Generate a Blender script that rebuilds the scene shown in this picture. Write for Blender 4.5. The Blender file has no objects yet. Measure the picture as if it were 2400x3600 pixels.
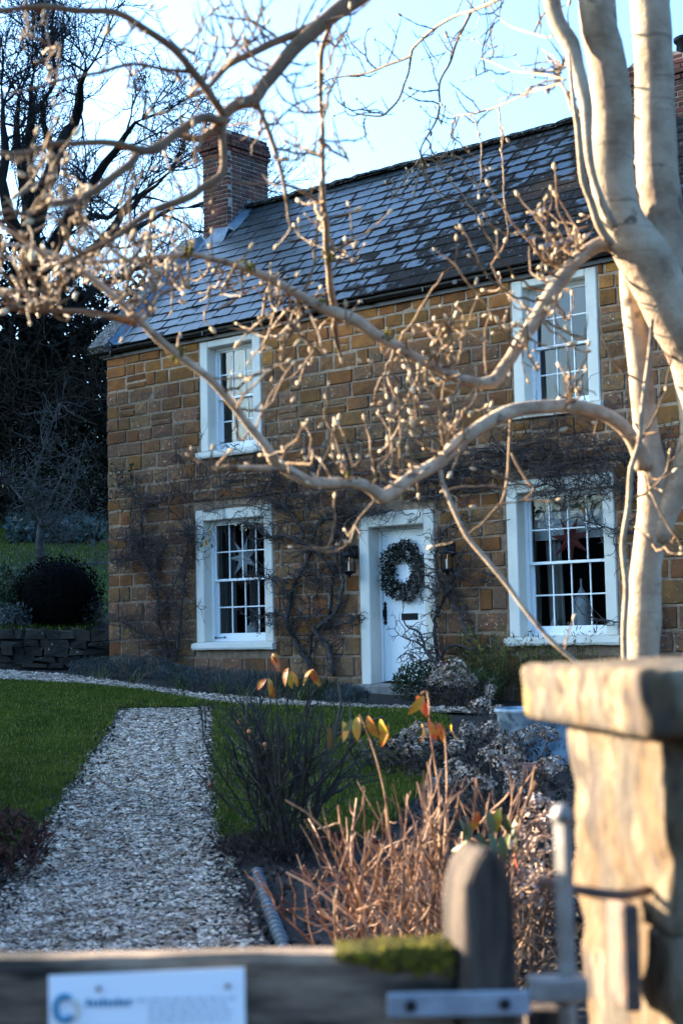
import bpy, math, random
import numpy as np
from mathutils import Vector, Matrix

SC = bpy.context.scene
RNG = random.Random(11)
NR = np.random.default_rng(11)

# ------------------------------------------------------------------ camera
C0 = np.array([11.5651, -16.5669, 0.6924])
PITCH, ROLL, YAW, FPX = 0.0788, -0.021, 0.6986, 5400.0
_f = np.array([-math.sin(YAW)*math.cos(PITCH), math.cos(YAW)*math.cos(PITCH), math.sin(PITCH)])
_r0 = np.array([math.cos(YAW), math.sin(YAW), 0.0]); _u0 = np.cross(_r0, _f)
_r = math.cos(ROLL)*_r0 + math.sin(ROLL)*_u0
_u = -math.sin(ROLL)*_r0 + math.cos(ROLL)*_u0
cam_d = bpy.data.cameras.new('camera'); cam = bpy.data.objects.new('camera', cam_d); SC.collection.objects.link(cam)
cam.matrix_world = Matrix(((_r[0], _u[0], -_f[0], C0[0]), (_r[1], _u[1], -_f[1], C0[1]), (_r[2], _u[2], -_f[2], C0[2]), (0, 0, 0, 1)))
cam_d.sensor_fit = 'VERTICAL'; cam_d.sensor_height = 36.0; cam_d.lens = 54.0
cam_d.clip_start = 0.05; cam_d.clip_end = 2000
cam_d.dof.use_dof = True; cam_d.dof.focus_distance = 20.5; cam_d.dof.aperture_fstop = 4.0
SC.camera = cam

# ------------------------------------------------------------------ light
SUN = np.array([-0.91*math.cos(YAW)-0.41*math.sin(YAW), -0.91*math.sin(YAW)+0.41*math.cos(YAW), 0.0]); SUN /= np.linalg.norm(SUN)
EL = math.radians(16.0)
W = bpy.data.worlds.new('World'); SC.world = W; W.use_nodes = True
nt = W.node_tree
sky = nt.nodes.new('ShaderNodeTexSky'); sky.sky_type = 'NISHITA'; sky.sun_disc = False
sky.sun_elevation = EL; sky.sun_rotation = math.atan2(SUN[0], SUN[1])
sky.air_density = 1.0; sky.dust_density = 5.0; sky.ozone_density = 3.0
bg = nt.nodes['Background']; bg.inputs['Strength'].default_value = 0.096
tint = nt.nodes.new('ShaderNodeMix'); tint.data_type = 'RGBA'; tint.blend_type = 'MULTIPLY'; tint.inputs[0].default_value = 1.0
tint.inputs[7].default_value = (0.82, 1.18, 1.48, 1)     # the photograph's cool white balance
nt.links.new(sky.outputs[0], tint.inputs[6]); nt.links.new(tint.outputs[2], bg.inputs['Color'])
sd = bpy.data.lights.new('sun', 'SUN'); sun = bpy.data.objects.new('sun', sd); SC.collection.objects.link(sun)
sd.energy = 5.0; sd.angle = math.radians(0.53); sd.color = (1.0, 0.83, 0.62)
_s = Vector((SUN[0]*math.cos(EL), SUN[1]*math.cos(EL), math.sin(EL)))
sun.rotation_euler = _s.to_track_quat('Z', 'Y').to_euler()
vs = SC.view_settings
vs.view_transform = 'Standard'; vs.look = 'None'; vs.exposure = 2.95; vs.gamma = 1.0; vs.use_curve_mapping = False
SC.cycles.use_denoising = True
try: SC.cycles.denoiser = 'OPENIMAGEDENOISE'
except Exception: pass
SC.cycles.max_bounces = 6; SC.cycles.diffuse_bounces = 3; SC.cycles.glossy_bounces = 3
SC.cycles.transparent_max_bounces = 12; SC.cycles.transmission_bounces = 4
SC.cycles.sample_clamp_indirect = 8.0

# ------------------------------------------------------------------ helpers
def ray(px, py):
    return _f + _r*((px-1200)/FPX) + _u*((1800-py)/FPX)
def at(px, py, d):
    return C0 + d*ray(px, py)
def on_y(px, py, y):
    d = ray(px, py); return C0 + d*((y-C0[1])/d[1])
FX, FY = -math.sin(YAW), math.cos(YAW)
RX, RY = math.cos(YAW), math.sin(YAW)
def DL(x, y):
    a = np.asarray(x)-C0[0]; b = np.asarray(y)-C0[1]
    return a*FX+b*FY, a*RX+b*RY
def smooth(e0, e1, x):
    t = np.clip((np.asarray(x, float)-e0)/(e1-e0), 0, 1); return t*t*(3-2*t)
def GZ(x, y):
    x = np.asarray(x, float); y = np.asarray(y, float)
    D, L = DL(x, y)
    Dc = np.clip(D, 0, 34); Lc = np.clip(L, -14, 12)
    z = -0.984+0.0426*Dc-0.0286*Lc
    m = 1-smooth(-7.95, -7.40, x)
    far = np.clip(D-25.3, 0, 60)
    z = z + m*(0.60*smooth(25.0, 25.3, D) + 0.142*far)
    return z
def gpt(px, py):
    d = ray(px, py); t0, t1 = 0.8, 90.0
    for k in range(400):
        t = 0.8+k*0.2; p = C0+t*d
        if p[2] < float(GZ(p[0], p[1])): t1 = t; t0 = t-0.2; break
    for _ in range(20):
        tm = 0.5*(t0+t1); p = C0+tm*d
        if p[2] < float(GZ(p[0], p[1])): t1 = tm
        else: t0 = tm
    return C0+t1*d
def pix(P):
    P = np.asarray(P, float)-C0
    z = P@_f
    return 1200+FPX*(P@_r)/z, 1800-FPX*(P@_u)/z, z

class MB:
    def __init__(s): s.V = []; s.F = []; s.n = 0; s.A = []
    def add(s, v, f, rnd=0.0):
        v = np.asarray(v, float).reshape(-1, 3)
        if isinstance(f, np.ndarray): s.F.append(f+s.n)
        else:
            by = {}
            for q in f: by.setdefault(len(q), []).append(q)
            for k in by: s.F.append(np.array(by[k], int)+s.n)
        s.V.append(v); s.n += len(v)
        s.A.append(np.full(len(v), rnd) if np.isscalar(rnd) else np.asarray(rnd, float))
    def box(s, a, b, rnd=0.0):
        x0, y0, z0 = a; x1, y1, z1 = b
        v = [(x0,y0,z0),(x1,y0,z0),(x1,y1,z0),(x0,y1,z0),(x0,y0,z1),(x1,y0,z1),(x1,y1,z1),(x0,y1,z1)]
        s.add(v, [(0,3,2,1),(4,5,6,7),(0,1,5,4),(1,2,6,5),(2,3,7,6),(3,0,4,7)], rnd)
    def bbox(s, a, b, bev=0.006, rnd=0.0):
        """box with chamfered edges"""
        a = np.array(a, float); b = np.array(b, float); c = (a+b)/2; h = (b-a)/2; e = min(bev, h.min()*0.8)
        v = []; f = []
        sg = [(-1,-1,-1),(1,-1,-1),(1,1,-1),(-1,1,-1),(-1,-1,1),(1,-1,1),(1,1,1),(-1,1,1)]
        for q in sg:
            q = np.array(q, float)
            for ax in range(3):
                d = h-e; d = d.copy(); d[ax] = h[ax]; v.append(c+q*d)
        I = lambda k, ax: k*3+ax
        for ax, quads in ((2, [(0,3,2,1),(4,5,6,7)]), (1, [(0,1,5,4),(3,7,6,2)]), (0, [(1,2,6,5),(0,4,7,3)])):
            for q in quads: f.append(tuple(I(k, ax) for k in q))
        ed = [(0,1,1,2),(1,2,0,2),(2,3,1,2),(3,0,0,2),(4,5,1,2),(5,6,0,2),(6,7,1,2),(7,4,0,2),(0,4,0,1),(1,5,0,1),(2,6,0,1),(3,7,0,1)]
        for i, j, p, q in ed: f.append((I(i,p), I(j,p), I(j,q), I(i,q)))
        for k in range(8): f.append((I(k,0), I(k,1), I(k,2)))
        s.add(v, f, rnd)
    def tube(s, P, Rr, n=5, rnd=0.0, cap=True, lump=0.0):
        P = np.asarray(P, float); k = len(P)
        Rr = np.full(k, Rr, float) if np.isscalar(Rr) else np.asarray(Rr, float)
        T = np.gradient(P, axis=0); T /= (np.linalg.norm(T, axis=1, keepdims=True)+1e-12)
        m = np.abs(T.sum(0)); ref = np.zeros(3); ref[int(np.argmin(m))] = 1.0
        A = np.cross(T, ref); A /= (np.linalg.norm(A, axis=1, keepdims=True)+1e-12)
        B = np.cross(T, A)
        th = np.arange(n)*2*math.pi/n
        ring = A[:, None, :]*np.cos(th)[None, :, None]+B[:, None, :]*np.sin(th)[None, :, None]
        RR = Rr[:, None]*np.ones((k, n))
        if lump: RR = RR*(1+NR.uniform(-lump, lump, (k, n)))
        v = (P[:, None, :]+ring*RR[:, :, None]).reshape(-1, 3)
        i = np.arange(k-1)[:, None]*n; j = np.arange(n)[None, :]; jn = (j+1) % n
        f = np.stack([i+j, i+jn, i+n+jn, i+n+j], -1).reshape(-1, 4)
        s.add(v, f, rnd)
        if cap:
            for base, p, fl in ((0, P[0], 1), ((k-1)*n, P[-1], 0)):
                c = s.n; s.V.append(p[None, :]); s.A.append(np.array([rnd if np.isscalar(rnd) else 0.0])); s.n += 1
                b0 = c-k*n+base if base == 0 else c-1-k*n+base
                tri = [(b0+q, b0+(q+1) % n, c) for q in range(n)]
                if fl: tri = [(y, x, z) for x, y, z in tri]
                s.F.append(np.array(tri, int))
    def lathe(s, prof, n=16, center=(0,0,0), rnd=0.0):
        prof = np.asarray(prof, float); k = len(prof); th = np.arange(n)*2*math.pi/n
        v = np.stack([prof[:, :1]*np.cos(th), prof[:, :1]*np.sin(th), np.repeat(prof[:, 1:2], n, 1)], -1)+np.array(center)
        i = np.arange(k-1)[:, None]*n; j = np.arange(n)[None, :]; jn = (j+1) % n
        s.add(v.reshape(-1, 3), np.stack([i+j, i+jn, i+n+jn, i+n+j], -1).reshape(-1, 4), rnd)
    def ball(s, c, r, nu=8, nv=6, sc=(1,1,1), rnd=0.0):
        ph = np.linspace(0.02, math.pi-0.02, nv+1)
        prof = np.stack([np.sin(ph), -np.cos(ph)], 1)
        th = np.arange(nu)*2*math.pi/nu
        v = np.stack([prof[:, :1]*np.cos(th)*r*sc[0], prof[:, :1]*np.sin(th)*r*sc[1], np.repeat(prof[:, 1:2], nu, 1)*r*sc[2]], -1)+np.array(c)
        i = np.arange(nv)[:, None]*nu; j = np.arange(nu)[None, :]; jn = (j+1) % nu
        s.add(v.reshape(-1, 3), np.stack([i+j, i+jn, i+nu+jn, i+nu+j], -1).reshape(-1, 4), rnd)
    def prism(s, poly, y0, y1, rnd=0.0, axis='y'):
        """extrude an outline (2D) between two values of the third axis"""
        n = len(poly)
        if axis == 'y': v = [(a, y0, b) for a, b in poly]+[(a, y1, b) for a, b in poly]
        elif axis == 'x': v = [(y0, a, b) for a, b in poly]+[(y1, a, b) for a, b in poly]
        else: v = [(a, b, y0) for a, b in poly]+[(a, b, y1) for a, b in poly]
        f = [tuple(range(n)), tuple(range(2*n-1, n-1, -1))]+[(i, i+n, (i+1) % n+n, (i+1) % n) for i in range(n)]
        s.add(v, f, rnd)
    def build(s, name, mat, parent=None, smooth_=False, kind=None, fix=False):
        me = mesh_from(s, name, mat, org(parent) if parent is not None else None, smooth_, fix)
        o = bpy.data.objects.new(name, me); SC.collection.objects.link(o)
        if parent is not None: o.parent = parent
        if kind: o['kind'] = kind
        return o
def mesh_from(s, name, mat, off=None, smooth_=False, fix=False):
    V = np.concatenate(s.V); A = np.concatenate(s.A)
    if off is not None: V = V-off
    me = bpy.data.meshes.new(name)
    tot = np.concatenate([np.full(len(f), f.shape[1]) for f in s.F]); idx = np.concatenate([f.ravel() for f in s.F])
    me.vertices.add(len(V)); me.vertices.foreach_set('co', V.ravel())
    me.loops.add(len(idx)); me.loops.foreach_set('vertex_index', idx.astype(np.int32))
    me.polygons.add(len(tot)); me.polygons.foreach_set('loop_start', (np.cumsum(tot)-tot).astype(np.int32))
    try: me.polygons.foreach_set('loop_total', tot.astype(np.int32))
    except Exception: pass
    me.polygons.foreach_set('use_smooth', np.full(len(tot), bool(smooth_)))
    at_ = me.attributes.new('rnd', 'FLOAT', 'POINT'); at_.data.foreach_set('value', A)
    me.materials.append(mat); me.update(calc_edges=True)
    if fix:
        import bmesh
        b = bmesh.new(); b.from_mesh(me); bmesh.ops.recalc_face_normals(b, faces=b.faces); b.to_mesh(me); b.free()
    return me
ORG = {}
def org(o):
    v = np.zeros(3)
    while o is not None:
        v = v+np.array(o.location); o = o.parent
    return v
def thing(name, label, cat, loc=(0,0,0), group=None):
    o = bpy.data.objects.new(name, None); SC.collection.objects.link(o)
    o.location = Vector([float(q) for q in loc]); o.empty_display_size = 0.1
    return tag(o, label, cat, group)
def tag(o, label, cat, group=None):
    o['label'] = label; o['category'] = cat
    if group: o['group'] = group
    return o
def copy_tree(o, parent=None):
    c = o.copy(); SC.collection.objects.link(c)
    if parent is not None: c.parent = parent
    for ch in [q for q in SC.objects if q.parent == o]: copy_tree(ch, c)
    return c
def place(name, me, parent, world, scale=(1,1,1), rot=None):
    o = bpy.data.objects.new(name, me); SC.collection.objects.link(o); o.parent = parent
    o.location = Vector(np.asarray(world, float)-org(parent)); o.scale = scale
    if rot is not None: o.rotation_euler = rot
    return o

# ------------------------------------------------------------------ materials
def Mt(name, col, col2=None, scale=6.0, thr=(0.4, 0.6), rough=0.8, rnd=0.25, bump=0.0, bscale=40.0, stretch=(1,1,1), spec=0.3, metal=0.0, hue=None, sub=0.0, spots=None, extra=None):
    m = bpy.data.materials.new(name); m.use_nodes = True; t = m.node_tree; N = t.nodes; Lk = t.links
    b = N['Principled BSDF']; b.inputs['Roughness'].default_value = rough; b.inputs['Metallic'].default_value = metal
    b.inputs['Specular IOR Level'].default_value = spec
    geo = N.new('ShaderNodeNewGeometry'); mp = N.new('ShaderNodeMapping'); Lk.new(geo.outputs['Position'], mp.inputs[0]); mp.inputs['Scale'].default_value = stretch
    oi = N.new('ShaderNodeObjectInfo'); at_ = N.new('ShaderNodeAttribute'); at_.attribute_name = 'rnd'
    ad = N.new('ShaderNodeMath'); ad.operation = 'ADD'; Lk.new(oi.outputs['Random'], ad.inputs[0]); Lk.new(at_.outputs['Fac'], ad.inputs[1])
    fr = N.new('ShaderNodeMath'); fr.operation = 'FRACT'; Lk.new(ad.outputs[0], fr.inputs[0])
    def noise(sc, det=5.0, rgh=0.6):
        n = N.new('ShaderNodeTexNoise'); n.inputs['Scale'].default_value = sc; n.inputs['Detail'].default_value = det; n.inputs['Roughness'].default_value = rgh
        Lk.new(mp.outputs[0], n.inputs['Vector']); return n.outputs['Fac']
    def ramp(fac, lo, hi):
        r = N.new('ShaderNodeMapRange'); r.inputs[1].default_value = lo; r.inputs[2].default_value = hi; Lk.new(fac, r.inputs[0]); return r.outputs[0]
    def mix(fac, a, c):
        x = N.new('ShaderNodeMix'); x.data_type = 'RGBA'
        if hasattr(fac, 'links') or not isinstance(fac, (int, float)): Lk.new(fac, x.inputs[0])
        else: x.inputs[0].default_value = fac
        for s_, q in ((6, a), (7, c)):
            if isinstance(q, tuple): x.inputs[s_].default_value = (*q[:3], 1)
            else: Lk.new(q, x.inputs[s_])
        return x.outputs[2]
    def math_(op, a, c):
        x = N.new('ShaderNodeMath'); x.operation = op
        for s_, q in ((0, a), (1, c)):
            if isinstance(q, (int, float)): x.inputs[s_].default_value = q
            else: Lk.new(q, x.inputs[s_])
        return x.outputs[0]
    env = dict(N=N, Lk=Lk, noise=noise, ramp=ramp, mix=mix, math=math_, rnd=fr.outputs[0], geo=geo, mp=mp, bsdf=b, t=t)
    c = mix(ramp(noise(scale), *thr), col, col2) if col2 else mix(0.0, col, col)
    if extra: c = extra(env, c)
    if spots: c = mix(ramp(noise(spots[1], 3.0), spots[2], spots[2]+0.06), c, spots[0])
    if rnd:
        hv = N.new('ShaderNodeHueSaturation'); Lk.new(c, hv.inputs['Color'])
        Lk.new(ramp(fr.outputs[0], -0.0001, 1.0001), hv.inputs['Value'])
        v = N.new('ShaderNodeMapRange'); v.inputs[3].default_value = 1-rnd; v.inputs[4].default_value = 1+rnd; Lk.new(fr.outputs[0], v.inputs[0]); Lk.new(v.outputs[0], hv.inputs['Value'])
        if hue:
            h = math_('MULTIPLY', fr.outputs[0], 7.13); h = math_('FRACT', h, 0.0)
            v2 = N.new('ShaderNodeMapRange'); v2.inputs[3].default_value = 0.5-hue; v2.inputs[4].default_value = 0.5+hue; Lk.new(h, v2.inputs[0]); Lk.new(v2.outputs[0], hv.inputs['Hue'])
        c = hv.outputs[0]
    Lk.new(c, b.inputs['Base Color'])
    if bump:
        bm = N.new('ShaderNodeBump'); bm.inputs['Strength'].default_value = min(1, bump); bm.inputs['Distance'].default_value = 0.01
        Lk.new(noise(bscale, 6.0, 0.65), bm.inputs['Height']); Lk.new(bm.outputs[0], b.inputs['Normal'])
    return m

def ham_extra(e, c):
    # grey lichen and weathering in big patches, pale lichen specks inside them, clean ochre under the eaves
    sep = e['N'].new('ShaderNodeSeparateXYZ'); e['Lk'].new(e['geo'].outputs['Position'], sep.inputs[0])
    top = e['ramp'](sep.outputs['Z'], 4.55, 4.75)
    clean = e['math']('SUBTRACT', 1.0, top)
    big = e['ramp'](e['math']('ADD', e['noise'](0.55, 3.0), e['math']('MULTIPLY', e['math']('SUBTRACT', e['rnd'], 0.5), 0.42)), 0.30, 0.52)
    fine = e['ramp'](e['noise'](15.0, 8.0, 0.8), 0.42, 0.56)
    pit = e['ramp'](e['noise'](19.0, 6.0, 0.7), 0.60, 0.66)
    c = e['mix'](e['math']('MULTIPLY', pit, 0.6), c, (0.05, 0.028, 0.014))
    w = e['math']('MULTIPLY', e['math']('MULTIPLY', big, clean), e['math']('ADD', e['math']('MULTIPLY', fine, 0.60), 0.38))
    c = e['mix'](w, c, (0.088, 0.054, 0.034))
    sp = e['ramp'](e['noise'](24.0, 5.0, 0.65), 0.615, 0.66)
    c = e['mix'](e['math']('MULTIPLY', e['math']('MULTIPLY', sp, big), clean), c, (0.42, 0.31, 0.22))
    low = e['ramp'](e['math']('ADD', sep.outputs['Z'], e['math']('MULTIPLY', e['noise'](3.0), 0.8)), 0.95, 0.35)
    return e['mix'](e['math']('MULTIPLY', low, 0.6), c, (0.17, 0.092, 0.050))
def mortar_extra(e, c):
    sep = e['N'].new('ShaderNodeSeparateXYZ'); e['Lk'].new(e['geo'].outputs['Position'], sep.inputs[0])
    clean = e['math']('SUBTRACT', 1.0, e['ramp'](sep.outputs['Z'], 4.55, 4.75))
    big = e['ramp'](e['noise'](0.55, 3.0), 0.34, 0.52)
    f = e['ramp'](e['noise'](13.0, 6.0, 0.75), 0.40, 0.58)
    return e['mix'](e['math']('MULTIPLY', e['math']('MULTIPLY', big, clean), e['math']('ADD', e['math']('MULTIPLY', f, 0.40), 0.48)), c, (0.15, 0.098, 0.062))
MAT = {}
MAT['stone'] = Mt('ham_stone', (0.320, 0.118, 0.025), (0.20, 0.078, 0.020), 5.0, (0.35, 0.65), 0.9, 0.42, 1.0, 26.0, hue=0.008, extra=ham_extra)
MAT['mortar'] = Mt('lime_mortar', (0.46, 0.31, 0.20), (0.30, 0.19, 0.12), 9.0, (0.40, 0.60), 0.95, 0.0, 0.6, 60.0, extra=mortar_extra)
def slate_extra(e, c):
    sep = e['N'].new('ShaderNodeSeparateXYZ'); e['Lk'].new(e['geo'].outputs['Position'], sep.inputs[0])
    # moss mats: spreading from the right and the eaves, thinning towards the left verge
    gx = e['math']('MULTIPLY', e['ramp'](e['math']('ADD', sep.outputs['X'], e['math']('MULTIPLY', sep.outputs['Z'], -0.9)), -11.6, -5.2), 0.30)
    gx = e['math']('ADD', gx, 0.055)
    n = e['math']('ADD', e['noise'](2.6, 8.0, 0.68), gx)
    n = e['math']('ADD', n, e['math']('MULTIPLY', e['math']('SUBTRACT', e['rnd'], 0.5), 0.16))
    ed = e['N'].new('ShaderNodeAttribute'); ed.attribute_name = 'edge'
    n = e['math']('ADD', n, e['math']('MULTIPLY', e['math']('SUBTRACT', ed.outputs['Fac'], 0.45), 0.20))
    m = e['ramp'](n, 0.655, 0.735)
    c = e['mix'](m, c, (0.020, 0.015, 0.012))
    li = e['ramp'](e['noise'](17.0, 6.0, 0.7), 0.62, 0.66)
    c = e['mix'](e['math']('MULTIPLY', li, 0.6), c, (0.30, 0.31, 0.30))
    rr = e['N'].new('ShaderNodeMapRange'); rr.inputs[3].default_value = 0.33; rr.inputs[4].default_value = 0.95; e['Lk'].new(m, rr.inputs[0]); e['Lk'].new(rr.outputs[0], e['bsdf'].inputs['Roughness'])
    sp_ = e['N'].new('ShaderNodeMapRange'); sp_.inputs[3].default_value = 0.42; sp_.inputs[4].default_value = 0.1; e['Lk'].new(m, sp_.inputs[0]); e['Lk'].new(sp_.outputs[0], e['bsdf'].inputs['Specular IOR Level'])
    return c
MAT['slate'] = Mt('roof_slate', (0.030, 0.040, 0.043), (0.016, 0.022, 0.025), 3.0, (0.4, 0.6), 0.4, 0.35, 0.25, 30.0, hue=0.01, spec=0.5, extra=slate_extra)
MAT['ridge'] = Mt('mossy_ridge', (0.045, 0.036, 0.025), (0.015, 0.012, 0.009), 14.0, (0.35, 0.6), 0.95, 0.3, 1.0, 40.0, spots=((0.36, 0.36, 0.33), 30.0, 0.60))
MAT['coping'] = Mt('coping_stone', (0.13, 0.105, 0.085), (0.05, 0.04, 0.032), 9.0, (0.4, 0.6), 0.95, 0.2, 1.0, 45.0, spots=((0.45, 0.44, 0.40), 24.0, 0.58))
MAT['lead'] = Mt('lead_flashing', (0.12, 0.165, 0.20), (0.06, 0.085, 0.105), 6.0, (0.35, 0.65), 0.5, 0.1, 0.2, 20.0, spec=0.5)
def brick_extra(e, c):
    big = e['ramp'](e['noise'](2.2, 4.0), 0.45, 0.62)
    f = e['ramp'](e['noise'](40.0, 6.0, 0.7), 0.45, 0.58)
    c = e['mix'](e['math']('MULTIPLY', big, e['math']('ADD', e['math']('MULTIPLY', f, 0.5), 0.3)), c, (0.045, 0.038, 0.034))
    sp = e['ramp'](e['noise'](55.0, 4.0), 0.66, 0.70)
    return e['mix'](e['math']('MULTIPLY', sp, big), c, (0.4, 0.38, 0.35))
MAT['brick'] = Mt('chimney_brick', (0.16, 0.048, 0.028), (0.085, 0.032, 0.022), 7.0, (0.35, 0.65), 0.9, 0.45, 0.8, 60.0, hue=0.012, extra=brick_extra)
MAT['brick_mortar'] = Mt('brick_mortar', (0.42, 0.33, 0.25), (0.22, 0.17, 0.13), 8.0, (0.4, 0.6), 0.95, 0.0, 0.5, 60.0)
MAT['white'] = Mt('white_paint', (0.80, 0.78, 0.73), (0.70, 0.67, 0.61), 2.2, (0.5, 0.85), 0.55, 0.0, 0.15, 28.0, spec=0.4)
MAT['cream'] = Mt('painted_stone', (0.72, 0.66, 0.55), (0.58, 0.51, 0.41), 2.6, (0.5, 0.85), 0.8, 0.03, 0.45, 55.0)
MAT['gloss_white'] = Mt('white_gloss_paint', (0.82, 0.81, 0.78), None, rough=0.35, rnd=0.0, spec=0.5, bump=0.05, bscale=18)
MAT['black'] = Mt('black_iron', (0.006, 0.006, 0.007), None, rough=0.6, rnd=0.1, spec=0.2, bump=0.2, bscale=80)
MAT['gutter'] = Mt('black_gutter', (0.007, 0.006, 0.007), None, rough=0.4, rnd=0.0, spec=0.4)
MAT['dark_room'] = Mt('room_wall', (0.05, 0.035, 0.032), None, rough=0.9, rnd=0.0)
MAT['timber_dark'] = Mt('dark_timber', (0.06, 0.045, 0.035), None, rough=0.8, rnd=0.1)
MAT['curtain'] = Mt('linen_curtain', (0.42, 0.40, 0.36), None, rough=0.9, rnd=0.05)
MAT['curtain_grey'] = Mt('grey_curtain', (0.20, 0.195, 0.18), None, rough=0.9, rnd=0.05)
MAT['blind'] = Mt('blind_cloth', (0.80, 0.80, 0.78), None, rough=0.9, rnd=0.0)
MAT['paper_white'] = Mt('white_paper', (0.78, 0.78, 0.77), None, rough=0.7, rnd=0.0)
MAT['paper_red'] = Mt('red_paper', (0.32, 0.075, 0.065), None, rough=0.7, rnd=0.0)
MAT['ceramic'] = Mt('pale_ceramic', (0.84, 0.84, 0.82), (0.70, 0.70, 0.70), 7.0, (0.4, 0.7), 0.45, 0.0, 0.1, 20)
MAT['silver'] = Mt('silver_glass', (0.85, 0.85, 0.85), None, rough=0.06, rnd=0.0, metal=1.0)
MAT['warm_glint'] = Mt('glint_strip', (0.75, 0.36, 0.20), None, rough=0.3, rnd=0.0, metal=0.8)  # warm metal for the reflection put on the lantern glass
g = bpy.data.materials.new('window_glass'); g.use_nodes = True
_t = g.node_tree; _t.nodes.clear()
_o = _t.nodes.new('ShaderNodeOutputMaterial'); _mx = _t.nodes.new('ShaderNodeMixShader'); _fr = _t.nodes.new('ShaderNodeFresnel'); _fr.inputs['IOR'].default_value = 1.75
_tr = _t.nodes.new('ShaderNodeBsdfTransparent'); _tr.inputs[0].default_value = (0.93, 0.95, 0.95, 1); _gl = _t.nodes.new('ShaderNodeBsdfGlossy'); _gl.inputs['Roughness'].default_value = 0.0
_bp = _t.nodes.new('ShaderNodeBump'); _bn = _t.nodes.new('ShaderNodeTexNoise'); _bn.inputs['Scale'].default_value = 3.0; _bp.inputs['Distance'].default_value = 0.004; _bp.inputs['Strength'].default_value = 0.6
_gg = _t.nodes.new('ShaderNodeNewGeometry'); _t.links.new(_gg.outputs['Position'], _bn.inputs['Vector']); _t.links.new(_bn.outputs['Fac'], _bp.inputs['Height'])
_t.links.new(_bp.outputs[0], _gl.inputs['Normal'])
_t.links.new(_fr.outputs[0], _mx.inputs[0]); _t.links.new(_tr.outputs[0], _mx.inputs[1]); _t.links.new(_gl.outputs[0], _mx.inputs[2]); _t.links.new(_mx.outputs[0], _o.inputs[0])
MAT['glass'] = g
lg = g.copy(); lg.name = 'lantern_glass'
for q in lg.node_tree.nodes:
    if q.type == 'FRESNEL': q.inputs['IOR'].default_value = 1.22
MAT['lantern_glass'] = lg
MAT['soil'] = Mt('garden_soil', (0.030, 0.021, 0.015), (0.014, 0.010, 0.008), 9.0, (0.35, 0.65), 0.95, 0.0, 1.0, 30.0)
MAT['turf'] = Mt('turf', (0.024, 0.034, 0.005), (0.014, 0.021, 0.003), 1.6, (0.35, 0.65), 0.9, 0.0, 0.8, 90.0)
MAT['grass'] = Mt('grass_blade', (0.085, 0.100, 0.010), (0.040, 0.058, 0.006), 2.3, (0.35, 0.65), 0.8, 0.60, hue=0.025, spec=0.08, extra=lambda e, c: e['mix'](e['math']('MULTIPLY', e['ramp'](e['rnd'], 0.93, 0.94), 0.8), c, (0.24, 0.17, 0.07)))
MAT['gravel_bed'] = Mt('gravel_bed', (0.075, 0.055, 0.042), (0.035, 0.027, 0.021), 25.0, (0.35, 0.65), 0.95, 0.0, 1.0, 50.0)
MAT['pebble'] = Mt('flint_pebble', (0.42, 0.33, 0.25), (0.17, 0.105, 0.066), 9.0, (0.4, 0.62), 0.75, 0.65, hue=0.015)
MAT['flag'] = Mt('flagstone', (0.22, 0.20, 0.18), (0.13, 0.115, 0.10), 5.0, (0.4, 0.6), 0.9, 0.1, 0.7, 35.0)
MAT['vine'] = Mt('vine_bark', (0.075, 0.058, 0.048), (0.034, 0.026, 0.022), 16.0, (0.4, 0.6), 0.9, 0.25, 0.8, 60.0, spots=((0.30, 0.30, 0.28), 13.0, 0.64))
MAT['vine_twig'] = Mt('vine_twig', (0.070, 0.050, 0.042), None, rough=0.85, rnd=0.55)
def mag_extra(e, c):
    s = e['ramp'](e['noise'](11.0, 3.0, 0.5), 0.64, 0.70)
    c = e['mix'](e['math']('MULTIPLY', s, 0.85), c, (0.075, 0.05, 0.035))
    mp2 = e['N'].new('ShaderNodeMapping'); mp2.inputs['Scale'].default_value = (2.0, 2.0, 26.0); e['Lk'].new(e['geo'].outputs['Position'], mp2.inputs[0])
    n2 = e['N'].new('ShaderNodeTexNoise'); n2.inputs['Scale'].default_value = 2.2; n2.inputs['Detail'].default_value = 4.0; e['Lk'].new(mp2.outputs[0], n2.inputs['Vector'])
    c = e['mix'](e['math']('MULTIPLY', e['ramp'](n2.outputs['Fac'], 0.60, 0.70), 0.55), c, (0.13, 0.085, 0.055))
    return c
MAT['mag_bark'] = Mt('magnolia_bark', (0.42, 0.31, 0.205), (0.19, 0.120, 0.070), 5.0, (0.38, 0.66), 0.8, 0.12, 1.0, 26.0, extra=mag_extra)
MAT['mag_brown'] = Mt('magnolia_shaded_limb', (0.17, 0.092, 0.042), (0.105, 0.056, 0.028), 14.0, (0.35, 0.65), 0.75, 0.12, 0.8, 40.0, extra=mag_extra)  # limb bark darkened, the shade on the upper left limbs put into its colour
MAT['mag_limb'] = Mt('magnolia_limb', (0.44, 0.325, 0.215), (0.25, 0.165, 0.10), 14.0, (0.35, 0.65), 0.75, 0.12, 0.6, 60.0, extra=mag_extra)
MAT['mag_twig'] = Mt('magnolia_twig', (0.20, 0.118, 0.052), (0.100, 0.055, 0.028), 30.0, (0.4, 0.6), 0.7, 0.45)
MAT['bud'] = Mt('magnolia_bud', (0.60, 0.47, 0.30), (0.38, 0.26, 0.14), 60.0, (0.4, 0.6), 0.85, 0.3)
MAT['moss'] = Mt('moss', (0.17, 0.135, 0.005), (0.032, 0.028, 0.003), 60.0, (0.35, 0.65), 0.95, 0.35, 0.8, 120.0)
MAT['bark_dark'] = Mt('beech_bark', (0.022, 0.017, 0.014), (0.012, 0.009, 0.008), 3.0, (0.4, 0.6), 0.9, 0.2)
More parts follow.
